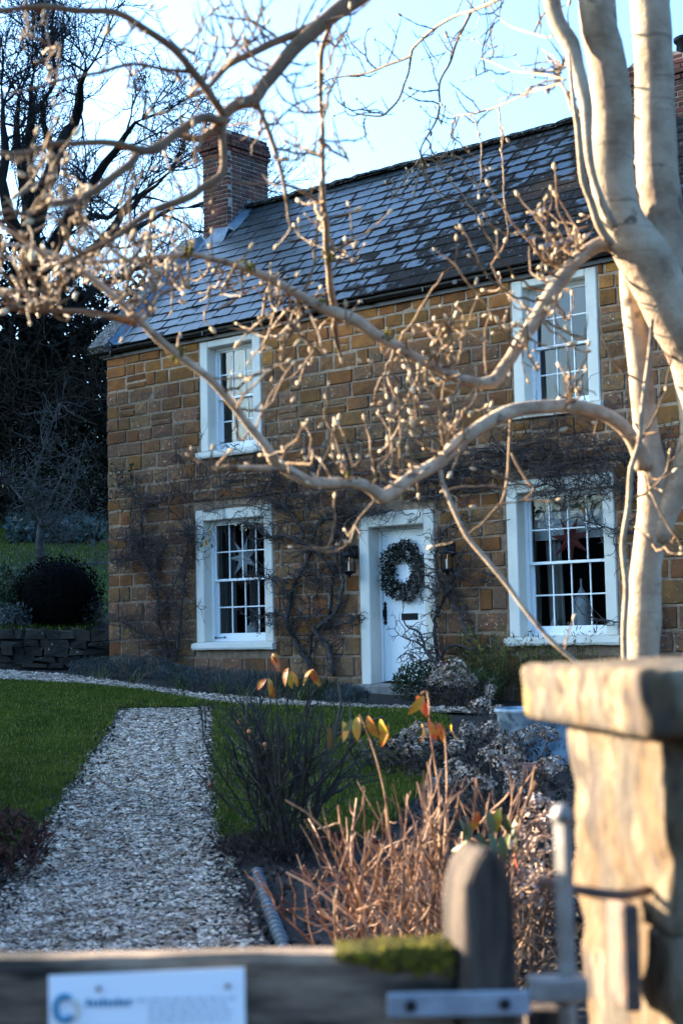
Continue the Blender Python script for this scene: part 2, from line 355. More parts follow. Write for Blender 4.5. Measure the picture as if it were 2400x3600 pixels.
MAT['thicket'] = Mt('thicket_twig', (0.050, 0.034, 0.024), (0.024, 0.016, 0.012), 2.0, (0.4, 0.6), 0.95, 0.4, spec=0.05)
MAT['bark_grey'] = Mt('apple_bark', (0.10, 0.088, 0.08), (0.05, 0.043, 0.038), 7.0, (0.4, 0.6), 0.9, 0.2, 0.5, 30.0)
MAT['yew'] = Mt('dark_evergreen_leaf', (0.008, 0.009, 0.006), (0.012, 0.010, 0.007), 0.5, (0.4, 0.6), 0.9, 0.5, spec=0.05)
MAT['holly'] = Mt('green_leaf', (0.018, 0.030, 0.008), (0.030, 0.040, 0.009), 1.0, (0.4, 0.6), 0.5, 0.5, hue=0.03)
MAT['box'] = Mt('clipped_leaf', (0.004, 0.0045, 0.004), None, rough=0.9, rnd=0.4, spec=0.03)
MAT['lavender'] = Mt('lavender_leaf', (0.075, 0.082, 0.078), (0.035, 0.038, 0.028), 7.0, (0.4, 0.6), 0.8, 0.45)
MAT['strap'] = Mt('strap_leaf', (0.060, 0.090, 0.018), (0.085, 0.080, 0.030), 3.0, (0.4, 0.6), 0.5, 0.4)
MAT['broom'] = Mt('broom_leaf', (0.17, 0.145, 0.025), (0.085, 0.070, 0.018), 4.0, (0.4, 0.6), 0.7, 0.4)
MAT['bergenia'] = Mt('glaucous_leaf', (0.032, 0.052, 0.042), (0.016, 0.03, 0.02), 4.0, (0.4, 0.6), 0.5, 0.4)
MAT['rose_stem'] = Mt('rose_stem', (0.020, 0.014, 0.012), (0.034, 0.027, 0.016), 7.0, (0.4, 0.6), 0.7, 0.35)
MAT['peony_stem'] = Mt('tan_stem', (0.33, 0.185, 0.095), (0.11, 0.045, 0.022), 9.0, (0.42, 0.58), 0.6, 0.5)
MAT['autumn'] = Mt('autumn_leaf', (0.46, 0.125, 0.014), (0.42, 0.24, 0.018), 30.0, (0.44, 0.60), 0.5, 0.25, hue=0.03, spec=0.4)
MAT['petal'] = Mt('dried_petal', (0.15, 0.082, 0.050), (0.46, 0.335, 0.255), 13.0, (0.42, 0.60), 0.85, 0.4)
MAT['dead_leaf'] = Mt('dead_leaf', (0.052, 0.033, 0.024), (0.028, 0.018, 0.014), 9.0, (0.4, 0.6), 0.85, 0.5)
MAT['dead_stem'] = Mt('dead_stem', (0.11, 0.078, 0.058), (0.045, 0.030, 0.023), 9.0, (0.4, 0.6), 0.85, 0.4)
MAT['dead_red'] = Mt('dead_red_leaf', (0.065, 0.020, 0.012), (0.035, 0.016, 0.011), 9.0, (0.4, 0.6), 0.85, 0.4)
MAT['hip'] = Mt('rose_hip', (0.55, 0.14, 0.045), None, rough=0.4, rnd=0.2, spec=0.5)
MAT['wreath'] = Mt('wreath_leaf', (0.016, 0.021, 0.012), (0.034, 0.029, 0.021), 25.0, (0.4, 0.6), 0.6, 0.5)
MAT['berry'] = Mt('white_berry', (0.72, 0.71, 0.66), (0.52, 0.48, 0.42), 30.0, (0.4, 0.6), 0.6, 0.3)
def pillar_extra(e, c):  # brown, dark and ochre patches in the stone's own colour
    f = e['ramp'](e['noise'](7.0, 6.0, 0.7), 0.50, 0.58)
    c = e['mix'](e['math']('MULTIPLY', f, 0.85), c, (0.105, 0.060, 0.026))
    k = e['ramp'](e['noise'](6.5, 6.0, 0.75), 0.50, 0.555)
    c = e['mix'](e['math']('MULTIPLY', k, 0.75), c, (0.045, 0.038, 0.032))
    v = e['ramp'](e['noise'](38.0, 4.0, 0.7), 0.54, 0.62)
    c = e['mix'](e['math']('MULTIPLY', v, 0.7), c, (0.045, 0.027, 0.014))
    l = e['ramp'](e['noise'](6.0, 3.0), 0.60, 0.68)
    c = e['mix'](e['math']('MULTIPLY', l, 0.7), c, (0.22, 0.14, 0.02))
    d = e['ramp'](e['noise'](13.0, 6.0, 0.7), 0.57, 0.61)
    return e['mix'](d, c, (0.055, 0.038, 0.03))
MAT['pillar'] = Mt('pillar_stone', (0.175, 0.132, 0.082), (0.085, 0.053, 0.026), 11.0, (0.42, 0.58), 0.95, 0.10, 1.0, 34.0, stretch=(1,1,0.45), extra=pillar_extra)
MAT['wood'] = Mt('weathered_wood', (0.085, 0.060, 0.043), (0.018, 0.013, 0.010), 42.0, (0.35, 0.65), 0.9, 0.12, 0.9, 50.0, stretch=(1,1,0.16))
MAT['rail_wood'] = Mt('weathered_rail', (0.26, 0.18, 0.12), (0.020, 0.014, 0.010), 34.0, (0.35, 0.65), 0.9, 0.12, 0.9, 50.0, stretch=(0.15,0.15,1))
MAT['steel'] = Mt('galvanised_steel', (0.30, 0.33, 0.36), (0.22, 0.24, 0.26), 20.0, (0.4, 0.6), 0.5, 0.0, 0.2, 90, spec=0.5, metal=0.3)
MAT['iron'] = Mt('worn_iron', (0.26, 0.23, 0.20), (0.17, 0.145, 0.12), 25.0, (0.4, 0.6), 0.42, 0.0, 0.2, 90, spec=0.6, metal=0.15)
MAT['rust'] = Mt('rusty_iron', (0.16, 0.085, 0.05), (0.07, 0.05, 0.04), 25.0, (0.4, 0.6), 0.7, 0.0, 0.5, 90)
MAT['sign'] = Mt('laminated_paper', (0.84, 0.86, 0.86), None, rough=0.25, rnd=0.0, spec=0.5)
MAT['print_teal'] = Mt('teal_print', (0.02, 0.20, 0.32), None, rough=0.4, rnd=0.0)
MAT['print_grey'] = Mt('grey_print', (0.40, 0.46, 0.50), None, rough=0.4, rnd=0.0)
MAT['print_sand'] = Mt('sand_print', (0.62, 0.55, 0.42), None, rough=0.4, rnd=0.0)
MAT['edging'] = Mt('blue_grey_clay', (0.095, 0.115, 0.13), (0.05, 0.062, 0.072), 20.0, (0.4, 0.6), 0.6, 0.75, 0.4, 60)
MAT['planter'] = Mt('pale_blue_metal', (0.24, 0.28, 0.31), (0.07, 0.10, 0.13), 7.0, (0.45, 0.6), 0.6, 0.1, 0.2, 40)
MAT['terracotta'] = Mt('terracotta', (0.26, 0.105, 0.065), (0.18, 0.08, 0.055), 9.0, (0.4, 0.6), 0.85, 0.2, 0.3, 40)
MAT['retain'] = Mt('rubble_stone', (0.036, 0.026, 0.017), (0.016, 0.012, 0.008), 5.0, (0.4, 0.6), 0.95, 0.4, 1.0, 20.0, spots=((0.28, 0.26, 0.23), 14.0, 0.66))

# ================================================================== GROUND (setting)
def inpoly(x, y, P):
    c = np.zeros(len(x), bool); n = len(P); j = n-1
    for i in range(n):
        xi, yi = P[i]; xj, yj = P[j]
        m = ((yi > y) != (yj > y)) & (x < (xj-xi)*(y-yi)/(yj-yi+1e-12)+xi)
        c ^= m; j = i
    return c
def gpoly(pts):
    P = [gpt(*q)[:2] for q in pts]; out = []
    for p, q in zip(P, P[1:]+P[:1]):
        n = max(1, min(40, int(np.linalg.norm(q-p)/.16)))
        for k in range(n):
            w = p+(q-p)*k/n; out.append(tuple(w+(NR.normal(0, .016, 2) if 0 < k else 0)))
    return out
def axis_coords(lo, hi, c0, c1, fine, coarse):
    a = list(np.arange(c0, c1+1e-6, fine)); x = c0; s = fine
    while x > lo: s = min(s*1.25, coarse); x -= s; a.insert(0, x)
    x = c1; s = fine
    while x < hi: s = min(s*1.25, coarse); x += s; a.append(x)
    return np.array(a)
gx = axis_coords(-600, 600, -34, 16, 0.8, 60); gy = axis_coords(-600, 600, -20, 34, 0.8, 60)
X, Y = np.meshgrid(gx, gy, indexing='ij'); Z = GZ(X, Y)-0.02
mb = MB(); nx, ny = X.shape
i = np.arange(nx-1)[:, None]*ny; j = np.arange(ny-1)[None, :]
mb.add(np.stack([X, Y, Z], -1).reshape(-1, 3), np.stack([i+j, i+ny+j, i+ny+j+1, i+j+1], -1).reshape(-1, 4))
def ground_extra(e, c):
    sep = e['N'].new('ShaderNodeSeparateXYZ'); e['Lk'].new(e['geo'].outputs['Position'], sep.inputs[0])
    far = e['ramp'](e['math']('ADD', sep.outputs['Z'], e['math']('MULTIPLY', e['noise'](0.8), 0.3)), 1.05, 1.25)
    return e['mix'](far, c, (0.034, 0.070, 0.012))
MAT['ground'] = Mt('garden_ground', (0.030, 0.021, 0.015), (0.014, 0.010, 0.008), 9.0, (0.35, 0.65), 0.95, 0.0, 1.0, 30.0, extra=ground_extra)
mb.build('ground', MAT['ground'], smooth_=True, kind='structure')

LAWN_L = gpoly([(-500,2380),(0,2397),(320,2414),(500,2436),(720,2474),(805,2484),(755,2489),(402,2496),(350,2590),(270,2705),(182,2835),(100,2965),(40,3015),(-260,3080),(-700,2800)])
LAWN_R = gpoly([(768,2495),(810,2487),(1450,2506),(1560,2530),(1560,2690),(1300,2950),(1000,2985),(806,2965),(778,2880),(768,2700)])
PATH = gpoly([(400,2489),(757,2485),(768,2600),(778,2800),(806,2965),(850,3090),(905,3230),(975,3420),(1150,3900),(1500,5400),(-1600,5400),(-700,3900),(-220,3420),(-60,3220),(50,3030),(100,2960),(182,2832),(270,2702),(350,2588)])
STRIP = gpoly([(-500,2332),(0,2356),(320,2380),(700,2440),(1350,2484),(1640,2490),(1700,2510),(1450,2507),(812,2486),(720,2475),(500,2437),(320,2415),(0,2398),(-500,2381)])
def flat(name, P, mat, dz, skirt=0.0):
    # triangulated so that concave outlines fill properly
    import bmesh
    b = bmesh.new(); vs_ = [b.verts.new((x, y, float(GZ(x, y))+dz)) for x, y in P]
    f = b.faces.new(vs_); f.normal_update()
    if f.normal.z < 0: f.normal_flip()
    bmesh.ops.triangulate(b, faces=[f])
    if skirt:
        lo = [b.verts.new((v.co.x, v.co.y, v.co.z-skirt)) for v in vs_]; n = len(P)
        for k in range(n): b.faces.new((vs_[k], lo[k], lo[(k+1) % n], vs_[(k+1) % n]))
    me = bpy.data.meshes.new(name); b.to_mesh(me); b.free(); me.materials.append(mat)
    o = bpy.data.objects.new(name, me); SC.collection.objects.link(o); o['kind'] = 'structure'; return o
flat('lawn', LAWN_L, MAT['turf'], 0.035, 0.08)
flat('lawn', LAWN_R, MAT['turf'], 0.030, 0.08)
flat('gravel_path', PATH, MAT['gravel_bed'], 0.004)
flat('gravel_path', STRIP, MAT['gravel_bed'], 0.008)

def scatter(P, n, power=0.0):
    P_ = np.array(P); lo = P_.min(0); hi = P_.max(0)
    out = []
    tot = 0
    while tot < n:
        x = NR.uniform(lo[0], hi[0], n*2); y = NR.uniform(lo[1], hi[1], n*2)
        k = inpoly(x, y, P)
        if power:
            D, _ = DL(x, y); k &= NR.uniform(0, 1, n*2) < (6.0/np.maximum(D, 6.0))**power
        D, L = DL(x, y); k &= (np.abs(L) < 0.245*D+0.5) & (D > 3.0)
        out.append(np.stack([x[k], y[k]], 1)); tot += int(k.sum())
        if len(out) > 60: break
    return np.concatenate(out)[:n]
def edge_dist(Q, P):
    P_ = np.array(P); d = np.full(len(Q), 1e9)
    for p, q in zip(P_, np.roll(P_, -1, 0)):
        v = q-p; t = np.clip(((Q-p)@v)/(v@v+1e-12), 0, 1); d = np.minimum(d, np.linalg.norm(Q-p-t[:, None]*v, axis=1))
    return d
def pebbles(P, n, dz, power=1.0, s0=0.012, s1=0.021):
    Q = scatter(P, n, power); Q = Q[NR.uniform(0, 1, len(Q)) < np.clip(edge_dist(Q, P)/.20, .22, 1)]; n = len(Q)
    D, L = DL(Q[:, 0], Q[:, 1])
    base = np.array([(1,0,0),(.55,.75,0),(-.6,.8,0),(-1,0.05,0),(-.5,-.8,0),(.6,-.75,0),(0.1,0,.75),(-.1,0,-.6)], float)
    fc = np.array([(0,1,6),(1,2,6),(2,3,6),(3,4,6),(4,5,6),(5,0,6),(1,0,7),(2,1,7),(3,2,7),(4,3,7),(5,4,7),(0,5,7)])
    s = NR.uniform(s0, s1, n)*np.clip(D/11, 1.0, 1.45); s *= np.where(NR.uniform(0, 1, n) < 0.12, 1.45, 1.0)
    v = base[None]*(1+NR.uniform(-.28, .28, (n, 8, 3)))
    v = v*np.stack([np.ones(n), NR.uniform(.55, .95, n), NR.uniform(.38, .7, n)], 1)[:, None, :]
    t1 = NR.uniform(-.6, .6, n); c, s_ = np.cos(t1), np.sin(t1)
    y = v[..., 1]*c[:, None]-v[..., 2]*s_[:, None]; z = v[..., 1]*s_[:, None]+v[..., 2]*c[:, None]; v = np.stack([v[..., 0], y, z], -1)
    a = NR.uniform(0, 6.283, n); c, s_ = np.cos(a), np.sin(a)
    x = v[..., 0]*c[:, None]-v[..., 1]*s_[:, None]; y = v[..., 0]*s_[:, None]+v[..., 1]*c[:, None]
    v = np.stack([x, y, v[..., 2]], -1)*s[:, None, None]
    v = v+np.stack([Q[:, 0], Q[:, 1], GZ(Q[:, 0], Q[:, 1])+dz+NR.uniform(0.0, 0.012, n)], 1)[:, None, :]
    m = MB(); f = (fc[None]+np.arange(n)[:, None, None]*8).reshape(-1, 3)
    m.add(v.reshape(-1, 3), f, np.repeat(NR.uniform(0, 1, n), 8))
    return m
m = pebbles(PATH, 60000, 0.006, 1.2, 0.010, 0.017); m.build('gravel', MAT['pebble'], kind='stuff')
m = pebbles(STRIP, 9000, 0.010, 0.0, 0.014, 0.024); m.build('gravel', MAT['pebble'], kind='stuff')

def grass(P, n, hh, power=1.0, zoff=0.03, mat='grass', lean=0.5):
    Q = scatter(P, n, power); n = len(Q); D, L = DL(Q[:, 0], Q[:, 1])
    h = NR.uniform(0.55, 1.2, n)*hh; w = NR.uniform(.0018, .0035, n)*np.clip(D/9, 1, 4.0)
    a = NR.uniform(0, 6.283, n); b = NR.uniform(0, 6.283, n); l = NR.uniform(.1, 1.0, n)*lean*h
    z = GZ(Q[:, 0], Q[:, 1])+zoff
    p0 = np.stack([Q[:, 0]-w*np.cos(a), Q[:, 1]-w*np.sin(a), z], 1); p1 = np.stack([Q[:, 0]+w*np.cos(a), Q[:, 1]+w*np.sin(a), z], 1)
    p2 = np.stack([Q[:, 0]+l*np.cos(b), Q[:, 1]+l*np.sin(b), z+h], 1)
    m = MB(); m.add(np.stack([p0, p1, p2], 1).reshape(-1, 3), (np.arange(n)[:, None]*3+np.arange(3)[None]), np.repeat(NR.uniform(0, 1, n), 3))
    return m
grass(LAWN_L, 150000, 0.036, 1.5).build('lawn_grass', MAT['grass'], kind='stuff')
grass(LAWN_R, 70000, 0.042, 1.2).build('lawn_grass', MAT['grass'], kind='stuff')

def edge_leaves(P, n, wd, lo=5.0, hi=21.0):
    P_ = np.array(P); seg = np.roll(P_, -1, 0)-P_; L = np.linalg.norm(seg, axis=1); k = NR.choice(len(P_), n, p=L/L.sum()); u = NR.uniform(0, 1, (n, 1))
    q = P_[k]+seg[k]*u+NR.normal(0, wd, (n, 2)); D, Lt = DL(q[:, 0], q[:, 1]); ok = (D > lo) & (D < hi) & (np.abs(Lt) < .24*D)
    return q[ok]
EDGE_Q = np.concatenate([edge_leaves(PATH, 2600, .10), edge_leaves(LAWN_L, 200, .4), edge_leaves(STRIP, 500, .10)])
def tufts(P, n, wd, hh, mat='grass'):
    Q = edge_leaves(P, n, wd); n = len(Q); h = NR.uniform(.6, 1.3, n)*hh; D, L = DL(Q[:, 0], Q[:, 1]); w = .0028*np.clip(D/9, 1, 2.6); a = NR.uniform(0, 6.283, n); b = NR.uniform(0, 6.283, n); l = NR.uniform(.3, 1.1, n)*h; z = GZ(Q[:, 0], Q[:, 1])+.01
    p0 = np.stack([Q[:, 0]-w*np.cos(a), Q[:, 1]-w*np.sin(a), z], 1); p1 = np.stack([Q[:, 0]+w*np.cos(a), Q[:, 1]+w*np.sin(a), z], 1); p2 = np.stack([Q[:, 0]+l*np.cos(b), Q[:, 1]+l*np.sin(b), z+h], 1)
    m = MB(); m.add(np.stack([p0, p1, p2], 1).reshape(-1, 3), (np.arange(n)[:, None]*3+np.arange(3)[None]), np.repeat(NR.uniform(0, 1, n), 3)); return m
tufts(LAWN_L, 7000, .03, .065).build('lawn_edge_grass', MAT['grass'], kind='stuff')
tufts(LAWN_R, 6000, .03, .065).build('lawn_edge_grass', MAT['grass'], kind='stuff')

# ================================================================== COTTAGE
XC, XE = -7.2746, 6.5           # left and right ends of the front
EY, EZ, RY_, RZ = -0.10, 5.37, 2.574, 8.07
SL = math.hypot(RY_-EY, RZ-EZ); SA = math.atan2(RZ-EZ, RY_-EY)
WIN = [  # x0, width, sill bottom, top, columns
    (-5.2639, 1.5869, 0.480, 2.609, 4), (0.4439, 1.5869, 0.480, 2.609, 4),
    (-5.1193, 1.2678, 3.387, 5.20, 3), (0.6222, 1.2678, 3.387, 5.20, 3)]
DOOR = (-2.03, 1.2986, 0.0, 2.35)
HOLES = [(w[0]+0.02, w[0]+w[1]-0.02, w[2]+0.02, w[3]-0.02) for w in WIN]+[(DOOR[0]+0.02, DOOR[0]+DOOR[1]-0.02, -0.6, DOOR[3]-0.02)]
cottage = thing('cottage', 'two storey golden stone cottage with mossy slate roof and white sash windows', 'cottage', (-0.4, 0, 0))
wall = None
mb = MB()
xs = sorted({XC+0.01, XE}|{h[0] for h in HOLES}|{h[1] for h in HOLES}); zs = sorted({-0.6, 5.30}|{h[2] for h in HOLES}|{h[3] for h in HOLES})
for a, b in zip(xs, xs[1:]):
    run = None
    for c, d in zip(zs, zs[1:]):
        solid = not any(h[0] <= a+1e-4 and b <= h[1]+1e-4 and h[2] <= c+1e-4 and d <= h[3]+1e-4 for h in HOLES)
        if solid: run = (run[0], d) if run else (c, d)
        elif run: mb.box((a, 0, run[0]), (b, 0.45, run[1])); run = None
    if run: mb.box((a, 0, run[0]), (b, 0.45, run[1]))
wall = mb.build('front_wall', MAT['mortar'], cottage)
mb = MB(); gab = [(0.452, -0.6), (0.452, 5.32), (RY_, 7.86), (5.15, 5.25), (5.15, -0.6)]
mb.prism(gab, XC+0.01, XC+0.40, axis='x'); mb.prism(gab, XE-0.4, XE, axis='x'); mb.box((XC+0.402, 4.75, -0.6), (XE-0.402, 5.148, 5.25))
mb.build('side_wall', MAT['stone'], cottage, fix=True)
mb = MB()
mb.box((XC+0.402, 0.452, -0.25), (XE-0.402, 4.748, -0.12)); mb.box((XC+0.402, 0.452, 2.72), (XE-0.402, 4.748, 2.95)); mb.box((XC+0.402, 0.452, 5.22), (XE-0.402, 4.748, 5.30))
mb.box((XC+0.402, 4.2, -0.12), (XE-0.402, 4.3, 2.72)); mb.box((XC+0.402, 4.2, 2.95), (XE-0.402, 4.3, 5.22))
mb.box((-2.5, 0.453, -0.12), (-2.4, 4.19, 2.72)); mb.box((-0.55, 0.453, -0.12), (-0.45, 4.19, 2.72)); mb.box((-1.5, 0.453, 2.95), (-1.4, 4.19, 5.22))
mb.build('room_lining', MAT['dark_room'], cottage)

# ---- facing stones
def stone_proto(k):
    r = random.Random(100+k); m = MB()
    ring = []
    for x, z in ((-.5,-.5),(0,-.5),(.5,-.5),(.5,0),(.5,.5),(0,.5),(-.5,.5),(-.5,0)):
        cn = .055 if x and z else .03
        ring.append((x*(1-r.uniform(0, cn)*(1 if x else 0))+(0 if x else r.uniform(-.12, .12)), z*(1-r.uniform(0, cn*1.8)*(1 if z else 0))+(0 if z else r.uniform(-.1, .1))))
    v = [(x, 1.0, z) for x, z in ring]+[(x, 0.35+r.uniform(-.1, .1), z) for x, z in ring]+[(x*.93+r.uniform(-.01, .01), 0.0+r.uniform(-.12, .12), z*.90+r.uniform(-.01, .01)) for x, z in ring]+[(0, r.uniform(-.25, .0), 0)]
    f = []
    for q in range(8):
        n = (q+1) % 8
        f += [(q, n, 8+n, 8+q), (8+q, 8+n, 16+n, 16+q), (16+q, 16+n, 24)]
    m.add(v, f); return m
SP = [stone_proto(k) for k in range(14)]
SPm = [mesh_from(p, 'stone', MAT['stone']) for p in SP]
stones = []
z = -0.55; rs = random.Random(5)
while z < 5.30:
    h = rs.uniform(0.25, 0.33) if z < 1.4 else rs.uniform(0.185, 0.245)
    if z+h > 5.20: h = 5.31-z
    if h < 0.1: break
    x = XC-0.012; first = True
    while x < XE:
        w = rs.choice((rs.uniform(0.20, 0.32), rs.uniform(0.32, 0.48), rs.uniform(0.40, 0.60))) if not first else rs.choice([0.30, 0.48, 0.26]); first = False
        if x+w > XE-0.15: w = XE-x
        segs = [(x, x+w)]
        for (a, b, c, d) in HOLES:
            a -= 0.045; b += 0.045; c -= 0.0; d += 0.01
            if z+h-0.03 > c and z+0.03 < d:
                ns = []
                for (p, q) in segs:
                    if q <= a or p >= b: ns.append((p, q))
                    else:
                        if a-p > 0.07: ns.append((p, a))
                        if q-b > 0.07: ns.append((b, q))
                segs = ns
        for (p, q) in segs:
            if q-p > 0.07:
                # a course is sometimes two thin stones
                if h > 0.19 and rs.random() < 0.07:
                    hh = h*rs.uniform(.42, .58); stones.append((p, q, z, z+hh)); stones.append((p, q, z+hh, z+h))
                else: stones.append((p, q, z, z+h))
        x += w
    z += h
def showing(c, w, h, wn=0.767):
    px, py, d = pix(c)
    if d < 1 or not (-60 < px < 2460 and -60 < py < 3660): return 0.0
    return w*h*(FPX/d)**2
items = []
for (p, q, a, b) in stones:
    g_ = rs.uniform(0.006, 0.011)
    w, h = q-p-2*g_, b-a-2*g_*0.9
    c = np.array([(p+q)/2+rs.uniform(-.004, .004), -0.012+rs.uniform(-.013, .009), (a+b)/2+rs.uniform(-.006, .006)])
    items.append((showing(c, w, h), c, w, h, rs.randrange(14), rs.uniform(-.018, .018)))
items.sort(key=lambda t: -t[0])
for s_, c, w, h, k, ro in items[:300]: place('stone', SPm[k], wall, c, (w, 0.06, h), (0, ro, 0))
mb = MB()
for s_, c, w, h, k, ro in items[300:]:
    V = SP[k].V[0]*np.array([w, 0.06, h]); cr, sr = math.cos(ro), math.sin(ro)
    V = np.stack([V[:, 0]*cr+V[:, 2]*sr, V[:, 1], -V[:, 0]*sr+V[:, 2]*cr], 1)+c
    for q, f in enumerate(SP[k].F): mb.F.append(f+mb.n)
    mb.V.append(V); mb.A.append(np.full(len(V), rs.random())); mb.n += len(V)
mb.build('stonework', MAT['stone'], wall, kind='stuff')
# quoins of the left end, seen side on
mb = MB(); z = -0.5
while z < 5.2:
    h = rs.uniform(.2, .3); mb.bbox((XC-0.02, 0.05, z+0.012), (XC+0.03, 0.45, z+h-0.012), 0.012, rs.random()); z += h
mb.build('quoin_return', MAT['stone'], wall, kind='stuff')

# ---- roof
mb = MB()
n_ = np.array([0, -math.sin(SA), math.cos(SA)])
mb.prism([(EY+0.05, EZ-0.02), (RY_, RZ-0.03), (5.25, EZ-0.06), (5.25, EZ-0.12), (RY_, RZ-0.12), (EY+0.05, EZ-0.10)], XC+0.30, XE+0.05, axis='x')
roof = mb.build('roof', MAT['timber_dark'], cottage, fix=True)
def roof_pt(x, s, up=0.0):
    return np.array([x, EY+(RY_-EY)*s/SL, EZ+(RZ-EZ)*s/SL])+n_*up
gxs = (-.5, -.39, .39, .5); gys = (0, .09, .42, .55, 1.0); m = MB()
V = [(x, y, 1.0) for y in gys for x in gxs]; EG = [1.0 if (abs(x) > .45 or y in (0, .55, 1.0)) else 0.0 for y in gys for x in gxs]
F = [(j*4+i, j*4+i+1, j*4+5+i, j*4+4+i) for j in range(4) for i in range(3)]; n0 = len(V)
V += [(x, 0, 0) for x in gxs]+[(-.5, 1, 0), (.5, 1, 0)]; EG += [1.0]*6
F += [(n0+i, n0+i+1, i+1, i) for i in range(3)]+[(n0+3, n0+5, 19, 15), (n0+3, 15, 11), (n0+3, 11, 7), (n0+3, 7, 3), (n0+4, n0, 0, 4), (n0+4, 4, 8), (n0+4, 8, 12), (n0+4, 12, 16)]
m.add(V, F); slate_me = mesh_from(m, 'slate', MAT['slate']); slate_v = m.V[0].copy(); slate_f = m.F; EG = np.array(EG)
ea = slate_me.attributes.new('edge', 'FLOAT', 'POINT'); ea.data.foreach_set('value', EG)
EXPO = 0.238; rows = int(SL/EXPO)
sl = []
for r_ in range(rows+1):
    s0 = r_*EXPO; ln = min(0.45, SL-s0+0.02)
    if ln < 0.08: continue
    x = -6.98-(0.19 if r_ % 2 else 0)
    while x < XE:
        w = rs.uniform(.34, .42)
        a = max(x, -6.98); b = min(x+w, XE+0.04)
        if b-a > 0.06:
            c = roof_pt((a+b)/2, s0+rs.uniform(-.005, .006), 0.020+rs.uniform(-.002, .003))
            sl.append((showing(c, b-a, EXPO), c, b-a-0.010, ln, rs.uniform(-.007, .007)))
        x += w
sl.sort(key=lambda t: -t[0])
tilt = SA-0.052
for s_, c, w, ln, ro in sl[:300]:
    o = place('slate', slate_me, roof, c, (w, ln, 0.022), (tilt, ro, ro))
mb = MB()
ct, st = math.cos(tilt), math.sin(tilt)
for s_, c, w, ln, ro in sl[300:]:
    V = slate_v*np.array([w, ln, 0.022]); V[:, 1] += V[:, 0]*ro
    V = np.stack([V[:, 0], V[:, 1]*ct-V[:, 2]*st, V[:, 1]*st+V[:, 2]*ct], 1)+c
    for f in slate_f: mb.F.append(f+mb.n)
    mb.V.append(V); mb.A.append(np.full(len(V), rs.random())); mb.n += len(V)
so = mb.build('slates', MAT['slate'], roof, kind='stuff'); ea = so.data.attributes.new('edge', 'FLOAT', 'POINT'); ea.data.foreach_set('value', np.tile(EG, len(sl)-300))
# ridge tiles with moss along them
def ridge_proto(k):
    r = random.Random(k); m = MB(); prof = []
    for a in np.linspace(-1.15, 1.15, 7): prof.append((math.sin(a)*0.155, math.cos(a)*0.125-0.06))
    inner = [(y*0.86, zz-0.022) for y, zz in prof]
    xs_ = np.linspace(0, 0.45, 5); v = []
    for x in xs_:
        for (y, zz) in prof: v.append((x, y+r.uniform(-.008, .008), zz+r.uniform(-.012, .022)))
        for (y, zz) in inner: v.append((x, y, zz))
    f = []
    for q in range(4):
        for p in range(6):
            b0 = q*14; f.append((b0+p, b0+p+1, b0+14+p+1, b0+14+p)); f.append((b0+7+p+1, b0+7+p, b0+14+7+p, b0+14+7+p+1))
    for b0 in (0, 56):
        for p in range(6): f.append((b0+p, b0+7+p, b0+7+p+1, b0+p+1))
    m.add(v, f); return mesh_from(m, 'ridge_tile', MAT['ridge'], fix=True)
RT = [ridge_proto(k) for k in range(4)]
x = -6.47
while x < XE:
    place('ridge_tile', RT[rs.randrange(4)], roof, (x, RY_, RZ+0.03+rs.uniform(-.012, .014)), (1.0, 1, 1), (rs.uniform(-.05, .05), rs.uniform(-.015, .015), rs.uniform(-.01, .01))); x += 0.452
# verge: coping stones, kneeler, lead soaker
s = -0.12; k = 0
for ln in (0.62, 0.70, 0.58, 0.66, 0.52):
    m = MB(); a, b = s+0.006, s+ln-0.006; V = []
    for (xx, ss, up) in [(-7.44, a, .02), (-7.02, a, .02), (-7.02, b, .02), (-7.44, b, .02), (-7.44, a, .15), (-7.02, a, .15), (-7.02, b, .14), (-7.44, b, .14)]:
        p = roof_pt(xx, ss, up)+np.array([rs.uniform(-.01, .01), 0, rs.uniform(-.008, .008)]); V.append(p)
    m.add(V, [(0,3,2,1),(4,5,6,7),(0,1,5,4),(1,2,6,5),(2,3,7,6),(3,0,4,7)])
    m.build('coping_stone', MAT['coping'], cottage); s += ln
mb = MB()
for k, (w, h) in enumerate(((.30, .10), (.26, .08), (.34, .07))):
    zz = 5.24+k*0.062
    mb.bbox((-7.36-0.02*k, -0.09-0.03*k, zz), (-7.06, 0.30, zz+0.057), 0.012, k*.3)
mb.build('kneeler_stone', MAT['coping'], cottage)
mb = MB()
V = [roof_pt(-7.02, 0.02, .135), roof_pt(-6.985, 0.02, .05), roof_pt(-6.86, 0.02, .040), roof_pt(-7.02, 3.0, .135), roof_pt(-6.985, 3.0, .05), roof_pt(-6.86, 3.0, .040)]
mb.add(V+[q-n_*0.006 for q in V], [(0,1,4,3),(1,2,5,4),(6,9,10,7),(7,10,11,8),(0,6,7,1),(1,7,8,2),(2,8,11,5)])
for q in (0.7, 1.4, 2.1):
    mb.box(tuple(roof_pt(-6.99, q, .05)-0.004), tuple(roof_pt(-6.86, q, .05)+np.array([0, .012, .012])))
mb.build('lead_flashing', MAT['lead'], cottage, fix=True)
